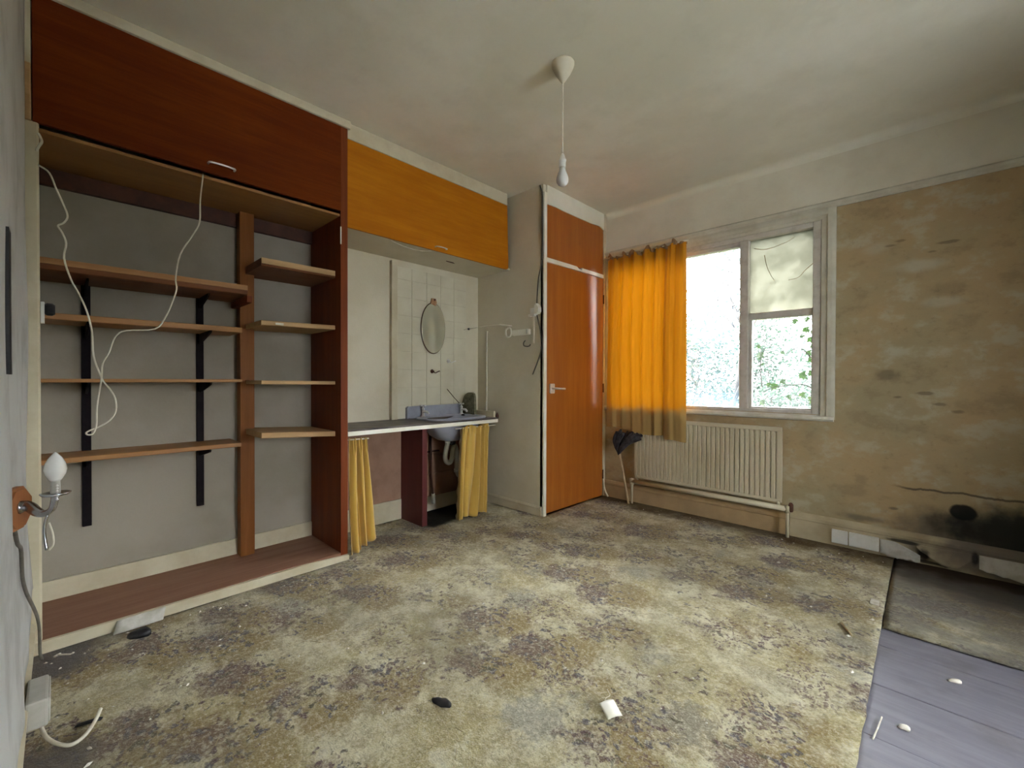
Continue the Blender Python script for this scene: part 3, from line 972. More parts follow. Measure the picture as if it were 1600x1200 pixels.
# slab, stick, hooks, mirror
prof = [(-2.845, 0), (-2.845, .05), (-2.838, .10), (-2.822, .145), (-2.796, .178), (-2.76, .195), (-2.715, .198), (-2.690, .188), (-2.680, .16), (-2.676, .08), (-2.675, 0)]
mb = MB()
mb.prism([(p[0], p[1] + .749) for p in prof], 'y', 2.350, 2.372)
sl = mb.build('leaning_slab', 'slab', at=(-2.76, 2.36, .749))
tag(sl, 'mottled grey-green rounded slab standing at the right end of the worktop', 'slab')
tag(MB().tube([(-2.845, 2.200, .975), (-2.83, 2.26, .905), (-2.81, 2.325, .835), (-2.795, 2.345, .77)], .003, 6).build('thin_stick', 'dark_wood', at=(-2.795, 2.345, .77)), 'thin dark stick leaning against the tiles behind the right tap', 'stick')

mr = thing('oval_mirror', (XL + .02, 2.067, 1.255), 'oval mirror with thin dark rim hanging on the tiled wall', 'mirror')
MB().lathe((XL + .013, 2.067, 1.462), [(.1, 0), (.118, .001), (.118, .006), (.113, .008)], 48, 'x', 1.0, 1.74).build('backing', 'dark_wood', mr)
MB().lathe((XL + .0205, 2.067, 1.462), [(.1145, 0), (.1145, .0012), (.112, .002)], 48, 'x', 1.0, 1.74).build('mirror_glass', 'mirror', mr)
hg = MB()
hg.prism([(2.040, 1.655), (2.085, 1.640), (2.098, 1.668), (2.088, 1.700), (2.050, 1.700)], 'x', XL + .011, XL + .024)
hg.build('hanger_card', 'card', mr)
MB().lathe((XL + .024, 2.075, 1.690), [(.008, 0), (.007, .006), (.002, .009)], 10, 'x').build('nail', 'dark_wood', mr)
def hook(name, y, z, mat, label):
    t = thing(name, (XL + .01, y, z), label, 'hook')
    MB().lathe((XL + .009, y, z), [(.017, 0), (.015, .005), (.008, .010), (.006, .024)], 12, 'x').build('base', mat, t)
    MB().tube(smooth_path([(XL + .030, y, z), (XL + .040, y, z - .010), (XL + .046, y + .010, z - .012), (XL + .05, y + .03, z - .002), (XL + .05, y + .045, z + .002)], 4), .004, 7).build('arm', mat, t)
    return t
hook('wall_hook', 2.062, 1.118, 'dark_wood', 'small dark hook on the tiles below the oval mirror')
hook('wall_hook', 2.225, 1.205, 'chrome', 'small chrome hook on the tiles right of the oval mirror')

# pipe on the alcove side wall
tag(MB().tube(smooth_path([(-2.742, 2.545, .70), (-2.742, 2.546, 1.0), (-2.743, 2.548, 1.25), (-2.744, 2.549, 1.44), (-2.744, 2.556, 1.47)], 4), .008, 10).build('riser_pipe', 'pipe_white', at=(-2.742, 2.55, .70)),
    'thin cream pipe running up the alcove corner behind the basin', 'pipe')

# white wall rail
wr = thing('towel_rail', (-2.40, 2.55, 1.40), 'white plastic wall rail with a looped end beside the wardrobe', 'rail')
MB().box(-2.425, -2.245, 2.530, 2.560, 1.408, 1.452, .005).build('bar', 'bright_edge', wr)
lp = [(-2.470, 2.535, 1.475), (-2.490, 2.53, 1.462), (-2.493, 2.53, 1.435), (-2.485, 2.53, 1.408), (-2.462, 2.53, 1.402), (-2.440, 2.53, 1.410), (-2.432, 2.53, 1.437), (-2.440, 2.53, 1.468), (-2.470, 2.535, 1.475)]
MB().tube(smooth_path(lp, 4), .0065, 8).build('loop', 'bright_edge', wr)
MB().box(-2.268, -2.262, 2.527, 2.531, 1.412, 1.448).build('seam', 'grey_plastic', wr)
MB().tube([(-2.535, 2.50, 1.505), (-2.44, 2.545, 1.490)], .006, 8).build('pin', 'bright_edge', wr)
wrd = MB()
wrd.tube(smooth_path([(-2.862, 2.39, 1.478), (-2.75, 2.43, 1.490), (-2.64, 2.46, 1.500), (-2.52, 2.505, 1.505)], 4), .0025, 6)
wrd.build('line', 'cable_white', wr)
MB().lathe((-2.815, 2.407, 1.483), [(.002, -.012), (.008, -.006), (.009, .004), (.002, .012)], 10, 'y').build('bead', 'black', wr)

# junction box, cables and conduit
jb = thing('junction_box', (-2.19, 2.555, 1.55), 'small white junction box with a dark cable on the alcove side wall', 'junction box')
MB().box(-2.222, -2.178, 2.520, 2.560, 1.545, 1.607, .006).build('box', 'white_plastic', jb)
MB().prism([(-2.178, 1.56), (-2.178, 1.62), (-2.165, 1.640), (-2.138, 1.605), (-2.140, 1.575), (-2.155, 1.56)], 'y', 2.520, 2.560).build('cover', 'bright_edge', jb)
MB().box(-2.255, -2.232, 2.536, 2.560, 1.545, 1.565, .003).build('clip', 'bright_edge', jb)
MB().box(-2.226, -2.206, 2.548, 2.560, 1.335, 1.545, .003).build('conduit', 'wall_cream', jb)
MB().tube(smooth_path([(-2.152, 2.553, 2.545), (-2.128, 2.552, 2.46), (-2.127, 2.552, 2.265), (-2.132, 2.552, 1.97), (-2.165, 2.551, 1.82), (-2.180, 2.548, 1.60)], 5), .005, 7).build('upper_cable', 'cable_dark', jb)
MB().tube(smooth_path([(-2.172, 2.546, 1.55), (-2.142, 2.550, 1.43), (-2.134, 2.552, 1.29), (-2.170, 2.552, 1.192), (-2.217, 2.548, 1.094)], 5), .005, 7).build('lower_cable', 'cable_dark', jb)
tag(MB().tube(smooth_path([(-2.303, 2.558, 1.365), (-2.305, 2.54, 1.345), (-2.296, 2.534, 1.322), (-2.262, 2.534, 1.314), (-2.238, 2.536, 1.318), (-2.234, 2.54, 1.33)], 4), .0045, 7).build('coat_hook', 'cable_dark', at=(-2.27, 2.55, 1.33)),
    'dark bent hook on the alcove side wall under the white rail', 'hook')

# ------------------------------------------------------------------ wardrobe beside the window
XD = -2.115
wd = thing('built_in_wardrobe', (-2.3, 3.0, 0), 'narrow built-in wardrobe with an orange-brown door beside the window', 'wardrobe')
MB().box(XD - .035, XD + .004, 2.560, 2.592, 0, ZC - .06, .002).build('frame_post', 'bright_edge', wd)
MB().box(XD - .035, XD + .004, 3.402, YB, 0, ZC, .002).build('frame_post', 'cream_paint', wd)
rail = [(2.592, 1.962), (2.592, 1.995), (2.985, 2.000), (3.005, 1.992), (3.03, 1.980), (3.06, 1.979), (3.065, 2.000), (3.402, 2.003), (3.402, 1.972), (3.065, 1.970), (3.03, 1.972), (2.99, 1.968)]
MB().prism(rail, 'x', XD - .03, XD + .002).build('middle_rail', 'bright_edge', wd)
fas = [(2.592, 2.405), (2.592, ZC), (3.402, ZC), (3.402, 2.405), (3.36, 2.418), (3.32, 2.425), (3.20, 2.413), (3.0, 2.410), (2.8, 2.407), (2.7, 2.410)]
MB().prism(fas, 'x', XD - .03, XD + .003).build('fascia', 'ceiling', wd)
swing = Matrix.Translation((XD - .01, 3.398, 0)) @ Matrix.Rotation(math.radians(-1.2), 4, 'Z') @ Matrix.Translation((-XD + .01, -3.398, 0))
dr = MB().box(XD - .021, XD, 2.614, 3.398, .008, 1.966, .002, swing).build('door', 'door_veneer', wd)
MB().box(XD - .026, XD - .006, 2.594, 3.401, 1.998, 2.424, .002).build('upper_door', 'door_veneer', wd)
MB().box(XD - .13, XD - .085, 2.600, 2.66, 0, 1.966).build('rebate', 'dark_wood', wd)
MB().box(XD - .10, XD - .05, 2.592, 3.402, 2.40, 2.44).build('rebate', 'dark_wood', wd)
hd = MB()
hd.prism([(2.655, .945), (2.700, .945), (2.705, .955), (2.705, 1.015), (2.70, 1.022), (2.655, 1.022), (2.650, 1.015), (2.650, .955)], 'x', XD - .004, XD + .006)
hd.tube(smooth_path([(XD + .002, 2.678, .985), (XD + .035, 2.678, .985), (XD + .046, 2.692, .984), (XD + .046, 2.73, .982), (XD + .044, 2.785, .981)], 4), .0085, 9)
hd.v = [tuple(swing @ (Vector(p) + Vector((.004, 0, 0)))) for p in hd.v]
hd.build('handle', 'chrome', dr)
for zz in (1.78, .98, .2):
    MB().tube([(XD + .004, 3.4005, zz - .04), (XD + .004, 3.4005, zz + .04)], .006, 8).build('hinge', 'dark_wood', wd)

# ------------------------------------------------------------------ curtains
def folds(x, n, amp, ph, sharp=.6):
    s = math.sin(x * n * 2 * PI + ph) + .35 * math.sin(x * n * 4.3 * PI + ph * 2.1)
    return amp * s


ct = thing('window_curtain', (-1.70, 3.38, .60), 'bright orange curtain with a stained brown hem drawn over the left of the window', 'curtain')
def cur(u, v):
    xt, xb = -2.034 + u * .690, -2.045 + u * .707
    x = xb + (xt - xb) * v
    bot = .640 - .05 * u + (.012 * math.sin(u * 9)) - (.028 if u > .74 else 0)
    top = 2.115 + .012 * math.sin(u * 38) + .005 * u
    z = bot + (top - bot) * v
    a = .010 + .013 * (1 - v) + .004 * v
    y = 3.342 + folds(u + .015 * math.sin(v * 4), 7.0, (.006 + .008 * v) * 1.0, .6) + .0025 * math.sin(u * 131 + 3 * math.sin(v * 3)) * (.1 + .9 * v) + .004 * mnoise.noise(Vector((u * 6, v * 5, 1)))
    if .74 < u:
        y -= .02 * math.sin((u - .74) / .26 * PI) * (1 - .6 * v)
    if .64 < u < .76:
        y += .012 * math.sin((u - .64) / .12 * PI) * (1 - .5 * v)
    return (x, y, z)
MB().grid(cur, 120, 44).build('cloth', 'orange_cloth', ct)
def head(u, v):
    x = -2.036 + u * .696
    zb_ = 2.098 + .012 * math.sin(u * 38) + .005 * u
    z = zb_ + v * (.034 + .012 * math.sin(u * 61) + .008 * math.sin(u * 23 + 1))
    y = 3.338 + .010 * math.sin(u * 7 * 2 * PI * 1.6 + v) + .004 * math.sin(u * 140)
    return (x, y, z)
MB().grid(head, 130, 4).build('heading', 'heading', ct)
MB().tube([(-2.08, 3.346, 2.126), (-1.70, 3.346, 2.120), (-1.325, 3.346, 2.131)], .005, 7).build('curtain_wire', 'cable_white', ct)

def basin_curtain(name, label, fn, nu, nv, ring):
    t = thing(name, fn(.5, 0), label, 'curtain', None)
    MB().grid(fn, nu, nv).build('cloth', 'gold_cloth', t, solid=.0015)
    MB().tube(ring, .004, 7).build('curtain_wire', 'cable_white', t)
    return t


def c1(u, v):
    yt = 1.170 + u * .118
    yb = 1.176 + u * .185
    y = yb + (yt - yb) * v ** .8
    bot = .020 + .07 * max(0, u - .42) ** .6 * (1 if u > .42 else 0)
    z = bot + (.700 - bot) * v
    q = u * 3.4 + .2 * math.sin(v * 3 + u * 3)
    x = -2.446 - (.05 - .01 * v) * (1 - abs(math.cos(PI * q)) ** .6) + .025 * (1 - v) * (1 - u)
    if .42 < u < .56:
        x -= .05 * math.sin((u - .42) / .14 * PI) * (1 - v) ** .6
    if v > .88:
        x += .006 * math.sin(u * 60)
    return (x, y, z)
basin_curtain('basin_curtain', 'narrow gold satin curtain hanging beside the tall cupboard panel', c1, 90, 30, [(-2.452, 1.165, .694), (-2.452, 1.30, .692)])
def c2(u, v):
    yt = 2.035 + u * .330
    yb = 2.005 + u * .335
    y = yb + (yt - yb) * v
    z = .018 + .02 * math.sin(u * 7) ** 2 + (.700 - .02) * v
    q = u * 6.3 + .25 * math.sin(v * 2.4 + u * 6) + .3 * math.sin(u * 9)
    x = -2.446 - (.085 - .03 * v) * (1 - abs(math.cos(PI * q)) ** .4) + .006 * math.sin(q * 5)
    if v > .9:
        x += .005 * math.sin(u * 90)
    if u > .82:
        x -= .07 * (u - .82) / .18
    return (x, y, z)
basin_curtain('basin_curtain', 'wide gold curtain hanging under the right end of the worktop', c2, 150, 30, [(-2.462, 1.98, .694), (-2.462, 2.385, .694)])

# ------------------------------------------------------------------ radiator with its pipe
rd = thing('radiator', (-1.24, 3.40, .03), 'cream fluted panel radiator on the wall under the window', 'radiator')
rx0, rx1, rz0, rz1 = -1.783, -.700, .222, .735
nfl = 32
outl = []
pit = (rx1 - rx0 - .03) / nfl
outl.append((rx0, 3.372))
outl.append((rx0 + .015, 3.372))
for i in range(nfl):
    a = rx0 + .015 + i * pit
    outl += [(a + pit * .12, 3.372), (a + pit * .27, 3.3815), (a + pit * .43, 3.3815), (a + pit * .58, 3.372)]
outl += [(rx1, 3.372), (rx1, 3.395), (rx0, 3.395)]
pm = MB()
pm.prism(outl, 'z', rz0 + .022, rz1 - .03)
pm.box(rx0, rx1, 3.374, 3.394, rz0, rz0 + .024, .006)
pm.box(rx0, rx1, 3.372, 3.395, rz1 - .031, rz1, .006)
pm.build('panel', 'radiator', rd)
for xx in (-1.60, -.88):
    MB().box(xx - .015, xx + .015, 3.394, YB - .002, .30, .66).build('wall_bracket', 'radiator', rd)
pp = MB()
pp.tube([(-1.805, 3.372, .190), (-.668, 3.372, .190)], .018, 12)
pp.build('pipe', 'radiator', rd)
for xx, zt in ((-1.806, .215), (-.664, .205)):
    q = MB()
    q.tube([(xx, 3.372, .0), (xx, 3.372, zt)], .0105, 10)
    q.tube([(xx, 3.372, .165), (xx, 3.372, .212)], .019, 12)
    q.build('drop_pipe', 'radiator', rd)
MB().lathe((-.645, 3.372, .205), [(.012, -.03), (.015, -.02), (.015, .018), (.008, .03)], 12).build('valve', 'dark_wood', rd)
for xx in (-1.765, -.72):
    MB().tube([(xx, 3.383, .19), (xx, 3.383, .232)], .011, 10).build('tail', 'radiator', rd)

# mop standing upside-down in the corner
mp = thing('mop', (-1.815, 3.35, 0), 'dark grey mop standing upside down in the corner under the curtain', 'mop')
MB().tube([(-1.814, 3.330, .004), (-1.917, 3.352, .43), (-1.935, 3.355, .50)], .0095, 10).build('pole', 'pole', mp)
mh = MB()
for i in range(46):
    a = rnd.uniform(-1, 1)
    b = rnd.uniform(-1, 1)
    p0 = Vector((-1.920, 3.352, .405 + rnd.uniform(0, .02)))
    p1 = Vector((-1.925 + .035 * a + .015, 3.345 + .012 * b, .455 + .02 * rnd.random()))
    p2 = Vector((-1.905 + .085 * a + .03, 3.338 + .016 * b, .515 + .02 * rnd.random()))
    p3 = Vector((-1.870 + .125 * a + .05, 3.338 + .016 * b, .570 + .05 * rnd.random() - .02 * a))
    mh.tube(smooth_path([p0, p1, p2, p3], 3), .011, 6)
mh.build('mop_head', 'mop', mp)['kind'] = 'stuff'
tag(MB().tube(smooth_path([(-2.100, 3.40, .15), (-2.096, 3.396, .10), (-2.076, 3.388, .05), (-2.045, 3.38, .012)], 5), .0075, 8).build('cable_stub', 'cable_white', at=(-2.06, 3.39, .01)),
    'pale stub of cable at the foot of the wardrobe corner post', 'cable')

# ------------------------------------------------------------------ socket plates and peeling paper on the skirting
def plate(xa, xb, label):
    t = thing('socket_plate', ((xa + xb) / 2, 3.41, .02), label, 'socket')
    MB().box(xa, xb, 3.402, 3.420, .020, .104, .004).build('plate', 'white_plastic', t)
    n_ = 2 if xb - xa > .1 else 1
    for i in range(n_):
        cx = xa + (xb - xa) * (i + .5) / n_
        MB().box(cx - .025, cx + .025, 3.4005, 3.403, .037, .087, .001).build('insert', 'white_plastic', t)
plate(-.428, -.346, 'small square white socket plate on the skirting')
plate(-.340, -.197, 'wide double white socket plate on the skirting')
def peel(label, xa, xb, zt, zb, curl, mat='paper', seed=0):
    def fn(u, v):
        x = xa + (xb - xa) * u
        lo = zb(u) + .014 * mnoise.noise(Vector((u * 6, seed * 3.1, 0))) + .006 * mnoise.noise(Vector((u * 19, seed * 2.3, 5)))
        lo = max(.006, lo)
        z = lo + (max(zt(u), lo + .004) - lo) * v
        y = 3.4155 - .004 - curl * (1 - v) ** 2 * (.35 + .65 * math.sin(u * PI)) - .003 * abs(mnoise.noise(Vector((u * 5, v * 3, seed))))
        return (x, y, z)
    return tag(MB().grid(fn, 20, 8).build('peeling_paper', mat, at=((xa + xb) / 2, 3.41, .05), solid=.0012), label, 'paper')
peel('pale scrap of paper peeling off the skirting right of the double socket', -.192, -.015, lambda u: .100 - .055 * max(0, u - .35) ** 1.2 * 1.6, lambda u: .018 - .006 * u, .030, 'paper', 1)
peel('ragged drooping paper strip peeling off the dark skirting', -.03, .205, lambda u: .108 + .006 * u, lambda u: .100 - .080 * min(1, u * 2.2) ** .8 + .075 * max(0, u - .62) ** 1.3 * 3, .022, 'skirt_dirt_shadow', 2)
peel('last torn paper strip on the mouldy skirting at the right edge', .215, .50, lambda u: .115, lambda u: .012 + .03 * (1 - u) ** 2, .014, 'paper', 3)

# ------------------------------------------------------------------ pendant light
pl = thing('pendant_light', (-1.256, 1.655, ZC), 'bare white bulb hanging on a flex from the ceiling', 'light')
MB().lathe((-1.256, 1.655, ZC), [(.054, 0), (.054, -.006), (.050, -.020), (.036, -.048), (.016, -.078), (.006, -.092), (.004, -.095)], 24).build('ceiling_rose', 'wall_cream', pl)
MB().tube(smooth_path([(-1.256, 1.655, ZC - .085), (-1.2555, 1.655, 2.4), (-1.257, 1.656, 2.25), (-1.256, 1.655, 2.118)], 4), .0028, 7).build('flex', 'cable_white', pl)
MB().lathe((-1.256, 1.655, 2.060), [(.0155, 0), (.0155, .028), (.0175, .030), (.0175, .036), (.015, .040), (.010, .058), (.004, .066)], 20).build('lamp_holder', 'white_plastic', pl)
MB().lathe((-1.256, 1.655, 1.972), [(.001, 0), (.012, .0015), (.021, .007), (.0275, .018), (.029, .030), (.0265, .045), (.020, .062), (.0145, .076), (.0135, .090)], 24).build('bulb', 'bulb', pl)

# ------------------------------------------------------------------ wall lamp hanging off the near wall
wl = thing('wall_lamp', (-1.60, -.075, .73), 'metal candle wall lamp on a brown wooden plaque at the near wall', 'lamp')
R20 = Matrix.Rotation(math.radians(-21), 4, 'Z')
pc = Vector((-1.612, -.078, .730))
octo = []
for k in range(8):
    a = PI / 8 + k * PI / 4
    octo.append((.056 * math.cos(a), .056 * math.sin(a)))
mb = MB()
mb.prism(octo, 'y', -.008, .006)
mb.prism([(p[0] * .88, p[1] * .88) for p in octo], 'y', .006, .011)
mb.v = [tuple(pc + R20 @ Vector(p)) for p in mb.v]
mb.build('plaque', 'plaque', wl)
arm = [tuple(pc + R20 @ Vector((0, .008, .004))), tuple(pc + R20 @ Vector((0, .024, .004))), (-1.566, -.040, .724), (-1.545, -.027, .722), (-1.530, -.015, .734), (-1.526, -.011, .752), (-1.525, -.010, .768)]
MB().tube(smooth_path(arm, 4), [.019, .015, .0135, .013, .0125, .012, .0115, .011, .011, .010, .009, .0085, .008, .0075, .007, .007, .007, .007, .007, .007, .007, .007, .007, .007, .007][:len(smooth_path(arm, 4))], 10).build('arm', 'steel', wl)
MB().lathe((-1.525, -.009, .764), [(.006, 0), (.024, .004), (.028, .009), (.024, .010), (.008, .008)], 18).build('drip_pan', 'steel', wl)
MB().lathe((-1.525, -.009, .772), [(.009, 0), (.0095, .004), (.0085, .03), (.010, .032)], 14).build('candle_sleeve', 'grey_plastic', wl)
MB().lathe((-1.525, -.009, .803), [(.010, 0), (.0125, .004), (.0185, .016), (.0205, .027), (.018, .042), (.0115, .056), (.004, .066), (.001, .069)], 20).build('bulb', 'bulb', wl)
ch = MB()
for i in range(6):
    ch.lathe((-1.505, -.006, .793 - .0065 * i), [(.0006, -.003), (.0028, 0), (.0006, .003)], 8)
ch.build('pull_chain', 'chrome', wl)
MB().tube(smooth_path([(-1.537, -.022, .722), (-1.542, -.028, .69), (-1.540, -.027, .66), (-1.536, -.024, .635)], 4), .003, 6).build('cord', 'steel', wl)
MB().tube(smooth_path([(-1.536, -.020, .70), (-1.524, -.014, .675), (-1.522, -.013, .65), (-1.532, -.020, .635)], 4), .002, 6).build('cord', 'cable_white', wl)
lc = [(-1.623, -.079, .672), (-1.70, -.078, .62), (-1.78, -.076, .585), (-1.84, -.077, .52), (-1.88, -.077, .47), (-1.96, -.073, .40), (-2.10, -.063, .30), (-2.22, -.058, .22), (-2.28, -.055, .15), (-2.33, -.055, .05), (-2.35, -.05, .012)]
tag(MB().tube(smooth_path(lc, 4), .0045, 7).build('lamp_cable', 'cable_grey', at=(-1.623, -.08, .67)), 'grey cable running down the near wall from the wall lamp', 'cable')
# things at the very edge of the near wall
MB().prism([(-1.602, 1.06), (-1.590, 1.10), (-1.585, 1.25), (-1.592, 1.40), (-1.53, 1.40), (-1.53, 1.06)], 'y', YF + .012, YF + .020).build('tear_shadow', 'black', wf)  # black strip standing in for the dark shadow behind the torn paper
MB().box(-1.60, -1.520, YF + .004, YF + .018, .42, .475, .002).build('wood_patch', 'plaque', wf)

# surface socket on the near skirting, and its cable
so = thing('surface_socket', (-1.89, -.05, .09), 'dusty grey surface-mounted box on the near skirting board', 'socket')
MB().box(-1.972, -1.822, -.073, -.028, .050, .130, .006).build('box', 'grey_plastic', so)
MB().box(-1.965, -1.829, -.029, -.024, .056, .124, .003).build('faceplate', 'grey_plastic', so)
fc = [(-1.905, -.045, .052), (-1.895, -.045, .025), (-1.87, -.040, .012), (-1.826, -.030, .010), (-1.775, -.008, .010), (-1.744, .018, .011), (-1.758, .046, .014), (-1.796, .068, .022), (-1.835, .082, .030)]
tag(MB().tube(smooth_path(fc, 5), .0052, 8).build('floor_cable', 'cable_white', at=(-1.75, 0, .01)), 'white cable curving over the carpet below the grey box', 'cable')

# ------------------------------------------------------------------ litter on the floor
def scrap(name, x, y, z, pts, hgt, mat, label, cat, rot=0.0, dome=True):
    c_, s_ = math.cos(rot), math.sin(rot)
    n_ = len(pts)
    vs = []
    for lev, sc in ((0, 1.0), (.55, .98), (1.0, .7)):
        for (a, b) in pts:
            a2, b2 = a * sc, b * sc
            vs.append((x + a2 * c_ - b2 * s_, y + a2 * s_ + b2 * c_, z + lev * hgt * (1 + .3 * math.sin(a * 60))))
    fs = [tuple(range(n_ - 1, -1, -1)), tuple(2 * n_ + i for i in range(n_))]
    for l in range(2):
        fs += [(l * n_ + i, l * n_ + (i + 1) % n_, (l + 1) * n_ + (i + 1) % n_, (l + 1) * n_ + i) for i in range(n_)]
    return tag(MB().add(vs, fs, True).build(name, mat, at=(x, y, z)), label, cat)


oval = lambda a, b, n=14, w=0.0: [(a * math.cos(2 * PI * k / n) * (1 + w * math.sin(3.1 * k)), b * math.sin(2 * PI * k / n) * (1 + w * math.cos(2.3 * k))) for k in range(n)]
scrap('black_scrap', -1.126, .851, .002, oval(.037, .016, 14, .12), .009, 'black', 'black leathery scrap lying alone on the middle of the carpet', 'scrap', .32)
scrap('black_lump', -2.313, .219, .002, oval(.042, .026, 12, .1), .022, 'black', 'black lump on the carpet against the cream plinth', 'scrap', 1.0)
scrap('black_strip', -1.835, .055, .002, [(-.03, -.007), (.03, -.005), (.032, .005), (-.028, .007)], .006, 'black', 'small black strip beside the white floor cable', 'scrap', 1.25)
tg = thing('paper_tag', (-.709, 1.195, .003), 'white folded tag with a short string on the carpet', 'tag')
def tagf(u, v):
    a = (u - .5) * .052
    b = (v - .5) * .052
    r = 1.1
    return (-.709 + a * math.cos(r) - b * math.sin(r), 1.195 + a * math.sin(r) + b * math.cos(r), .006 + .014 * v + .004 * math.sin(u * PI))
MB().grid(tagf, 8, 8).build('card', 'bright_edge', tg, solid=.0015)
MB().tube(smooth_path([(-.732, 1.205, .018), (-.745, 1.225, .014), (-.748, 1.255, .006), (-.77, 1.275, .005)], 4), .0013, 5).build('string', 'cable_white', tg)
nl = thing('white_screw', (-2.347, -.007, .004), 'white headed nail lying on the dark carpet corner', 'nail')
MB().tube([(-2.355, -.012, .010), (-2.325, .022, .010)], .003, 7).build('shank', 'crumb', nl)
MB().tube([(-2.362, -.004, .008), (-2.348, -.020, .009)], .004, 7).build('head', 'crumb', nl)
def leanp(u, v):
    return (-2.421 + .035 * (1 - v) ** 1.3 + .002 * math.sin(u * 5), .145 + .16 * u + .015 * v, .004 + .040 * v)
tag(MB().grid(leanp, 8, 6).build('paper_scrap', 'paper', at=(-2.40, .2, .004), solid=.001), 'grey-white scrap of paper leaning on the cream plinth', 'paper')
for (x, y, a, b, lab) in ((-.040, 1.783, .016, .011, 'white plaster crumb on the floorboards, nearest of the bits there'), (.083, 2.185, .020, .009, 'pale flake of plaster near the far edge of the bare boards')):
    scrap('plaster_flake', x, y, -.014, oval(a, b, 10, .2), .008, 'crumb', lab, 'flake', .5)
tag(MB().tube([(-.105, 1.66, -.011), (-.098, 1.72, -.011), (-.092, 1.79, -.011)], .0025, 5).build('white_stick', 'crumb', at=(-.1, 1.72, -.012)), 'thin white stick on the bare boards along the carpet edge', 'stick')
scrap('white_chip', -.168, 2.66, .004, [(-.018, -.03), (.016, -.034), (.02, .03), (-.014, .034)], .004, 'crumb', 'small white chip on the seam of the two carpets', 'chip', .1)
tag(MB().tube([(-.255, 2.33, .006), (-.225, 2.27, .006), (-.212, 2.24, .006)], .005, 6).build('wood_splinter', 'straw', at=(-.22, 2.28, .005)), 'pale splinter on the carpet near the corner of the bare boards', 'splinter')

# crumbs and straws: nobody could count them
crb = MB()
for i in range(620):
    while True:
        x, y = rnd.uniform(-2.42, -.15), rnd.uniform(-.05, 3.35)
        if in_carpet(x, y):
            break
    if rnd.random() < .35:
        x = -2.40 + abs(rnd.gauss(0, .25)) if y < 1.2 else x
        y = y if x < -.2 else y
    if not in_carpet(x, y):
        continue
    r = rnd.choice((.0018, .0022, .003, .004, .005)) * rnd.uniform(.7, 1.2)
    z = cz(x, y) + r * .3
    a = rnd.uniform(0, PI)
    e = rnd.uniform(1, 2.2)
    vs = [Vector((e * r, 0, 0)), Vector((0, r, 0)), Vector((-e * r, 0, 0)), Vector((0, -r, 0)), Vector((0, 0, r)), Vector((0, 0, -r * .6))]
    rm = Matrix.Rotation(a, 3, 'Z')
    vs = [rm @ v + Vector((x, y, z)) for v in vs]
    crb.add(vs, [(0, 1, 4), (1, 2, 4), (2, 3, 4), (3, 0, 4), (1, 0, 5), (2, 1, 5), (3, 2, 5), (0, 3, 5)])
tag(crb.build('plaster_crumbs', 'crumb'), 'tiny pale plaster crumbs strewn over the carpet', 'crumbs', kind='stuff')
stw = MB()
for i in range(260):
    x, y = rnd.uniform(-2.40, -.16), rnd.uniform(.1, 3.3)
    if not in_carpet(x, y) or not in_carpet(x, y + .05):
        continue
    a = rnd.uniform(0, PI)
    l = rnd.uniform(.008, .022)
    z = cz(x, y) + .0025
    d = Vector((math.cos(a) * l, math.sin(a) * l, 0))
    p = Vector((x, y, z))
    stw.tube([p - d, p + d], rnd.uniform(.0007, .0012), 4)
tag(stw.build('straw_litter', 'straw'), 'fine dry straw and twig litter strewn over the carpet', 'litter', kind='stuff')

# ------------------------------------------------------------------ outside
struct('ground', MB().box(-120, 90, YB + .3, 260, -.6, -.45), 'ground')


def grow(mb, p, d, ln, r, depth, tips, rr):
    q = p
    pts, rs = [p], [r]
    for i in range(4):
        d = (d + Vector((rr.uniform(-.22, .22), rr.uniform(-.22, .22), rr.uniform(-.08, .16)))).normalized()
        q = q + d * ln / 4
        pts.append(q)
        rs.append(r * (1 - .12 * (i + 1)))
    mb.tube(pts, rs, 6 if r > .012 else 4)
    tips.extend(pts[2:])
    if depth > 0:
        for i in range(rr.choice((2, 3, 3))):
            k = rr.choice((2, 3, 4))
            nd = (d + Vector((rr.uniform(-.9, .9), rr.uniform(-.7, .7), rr.uniform(-.3, .7)))).normalized()
            grow(mb, pts[k], nd, ln * rr.uniform(.6, .85), r * .58, depth - 1, tips, rr)


def leaf_quad(mb, p, s, rr):
    d = Vector((rr.uniform(-1, 1), rr.uniform(-1, 1), rr.uniform(-.6, .6))).normalized()
    u = d.cross(Vector((rr.uniform(-1, 1), rr.uniform(-1, 1), rr.uniform(-1, 1)))).normalized()
    mb.add([p, p + d * s * .5 + u * s * .28, p + d * s, p + d * s * .5 - u * s * .28], [(0, 1, 2, 3)])


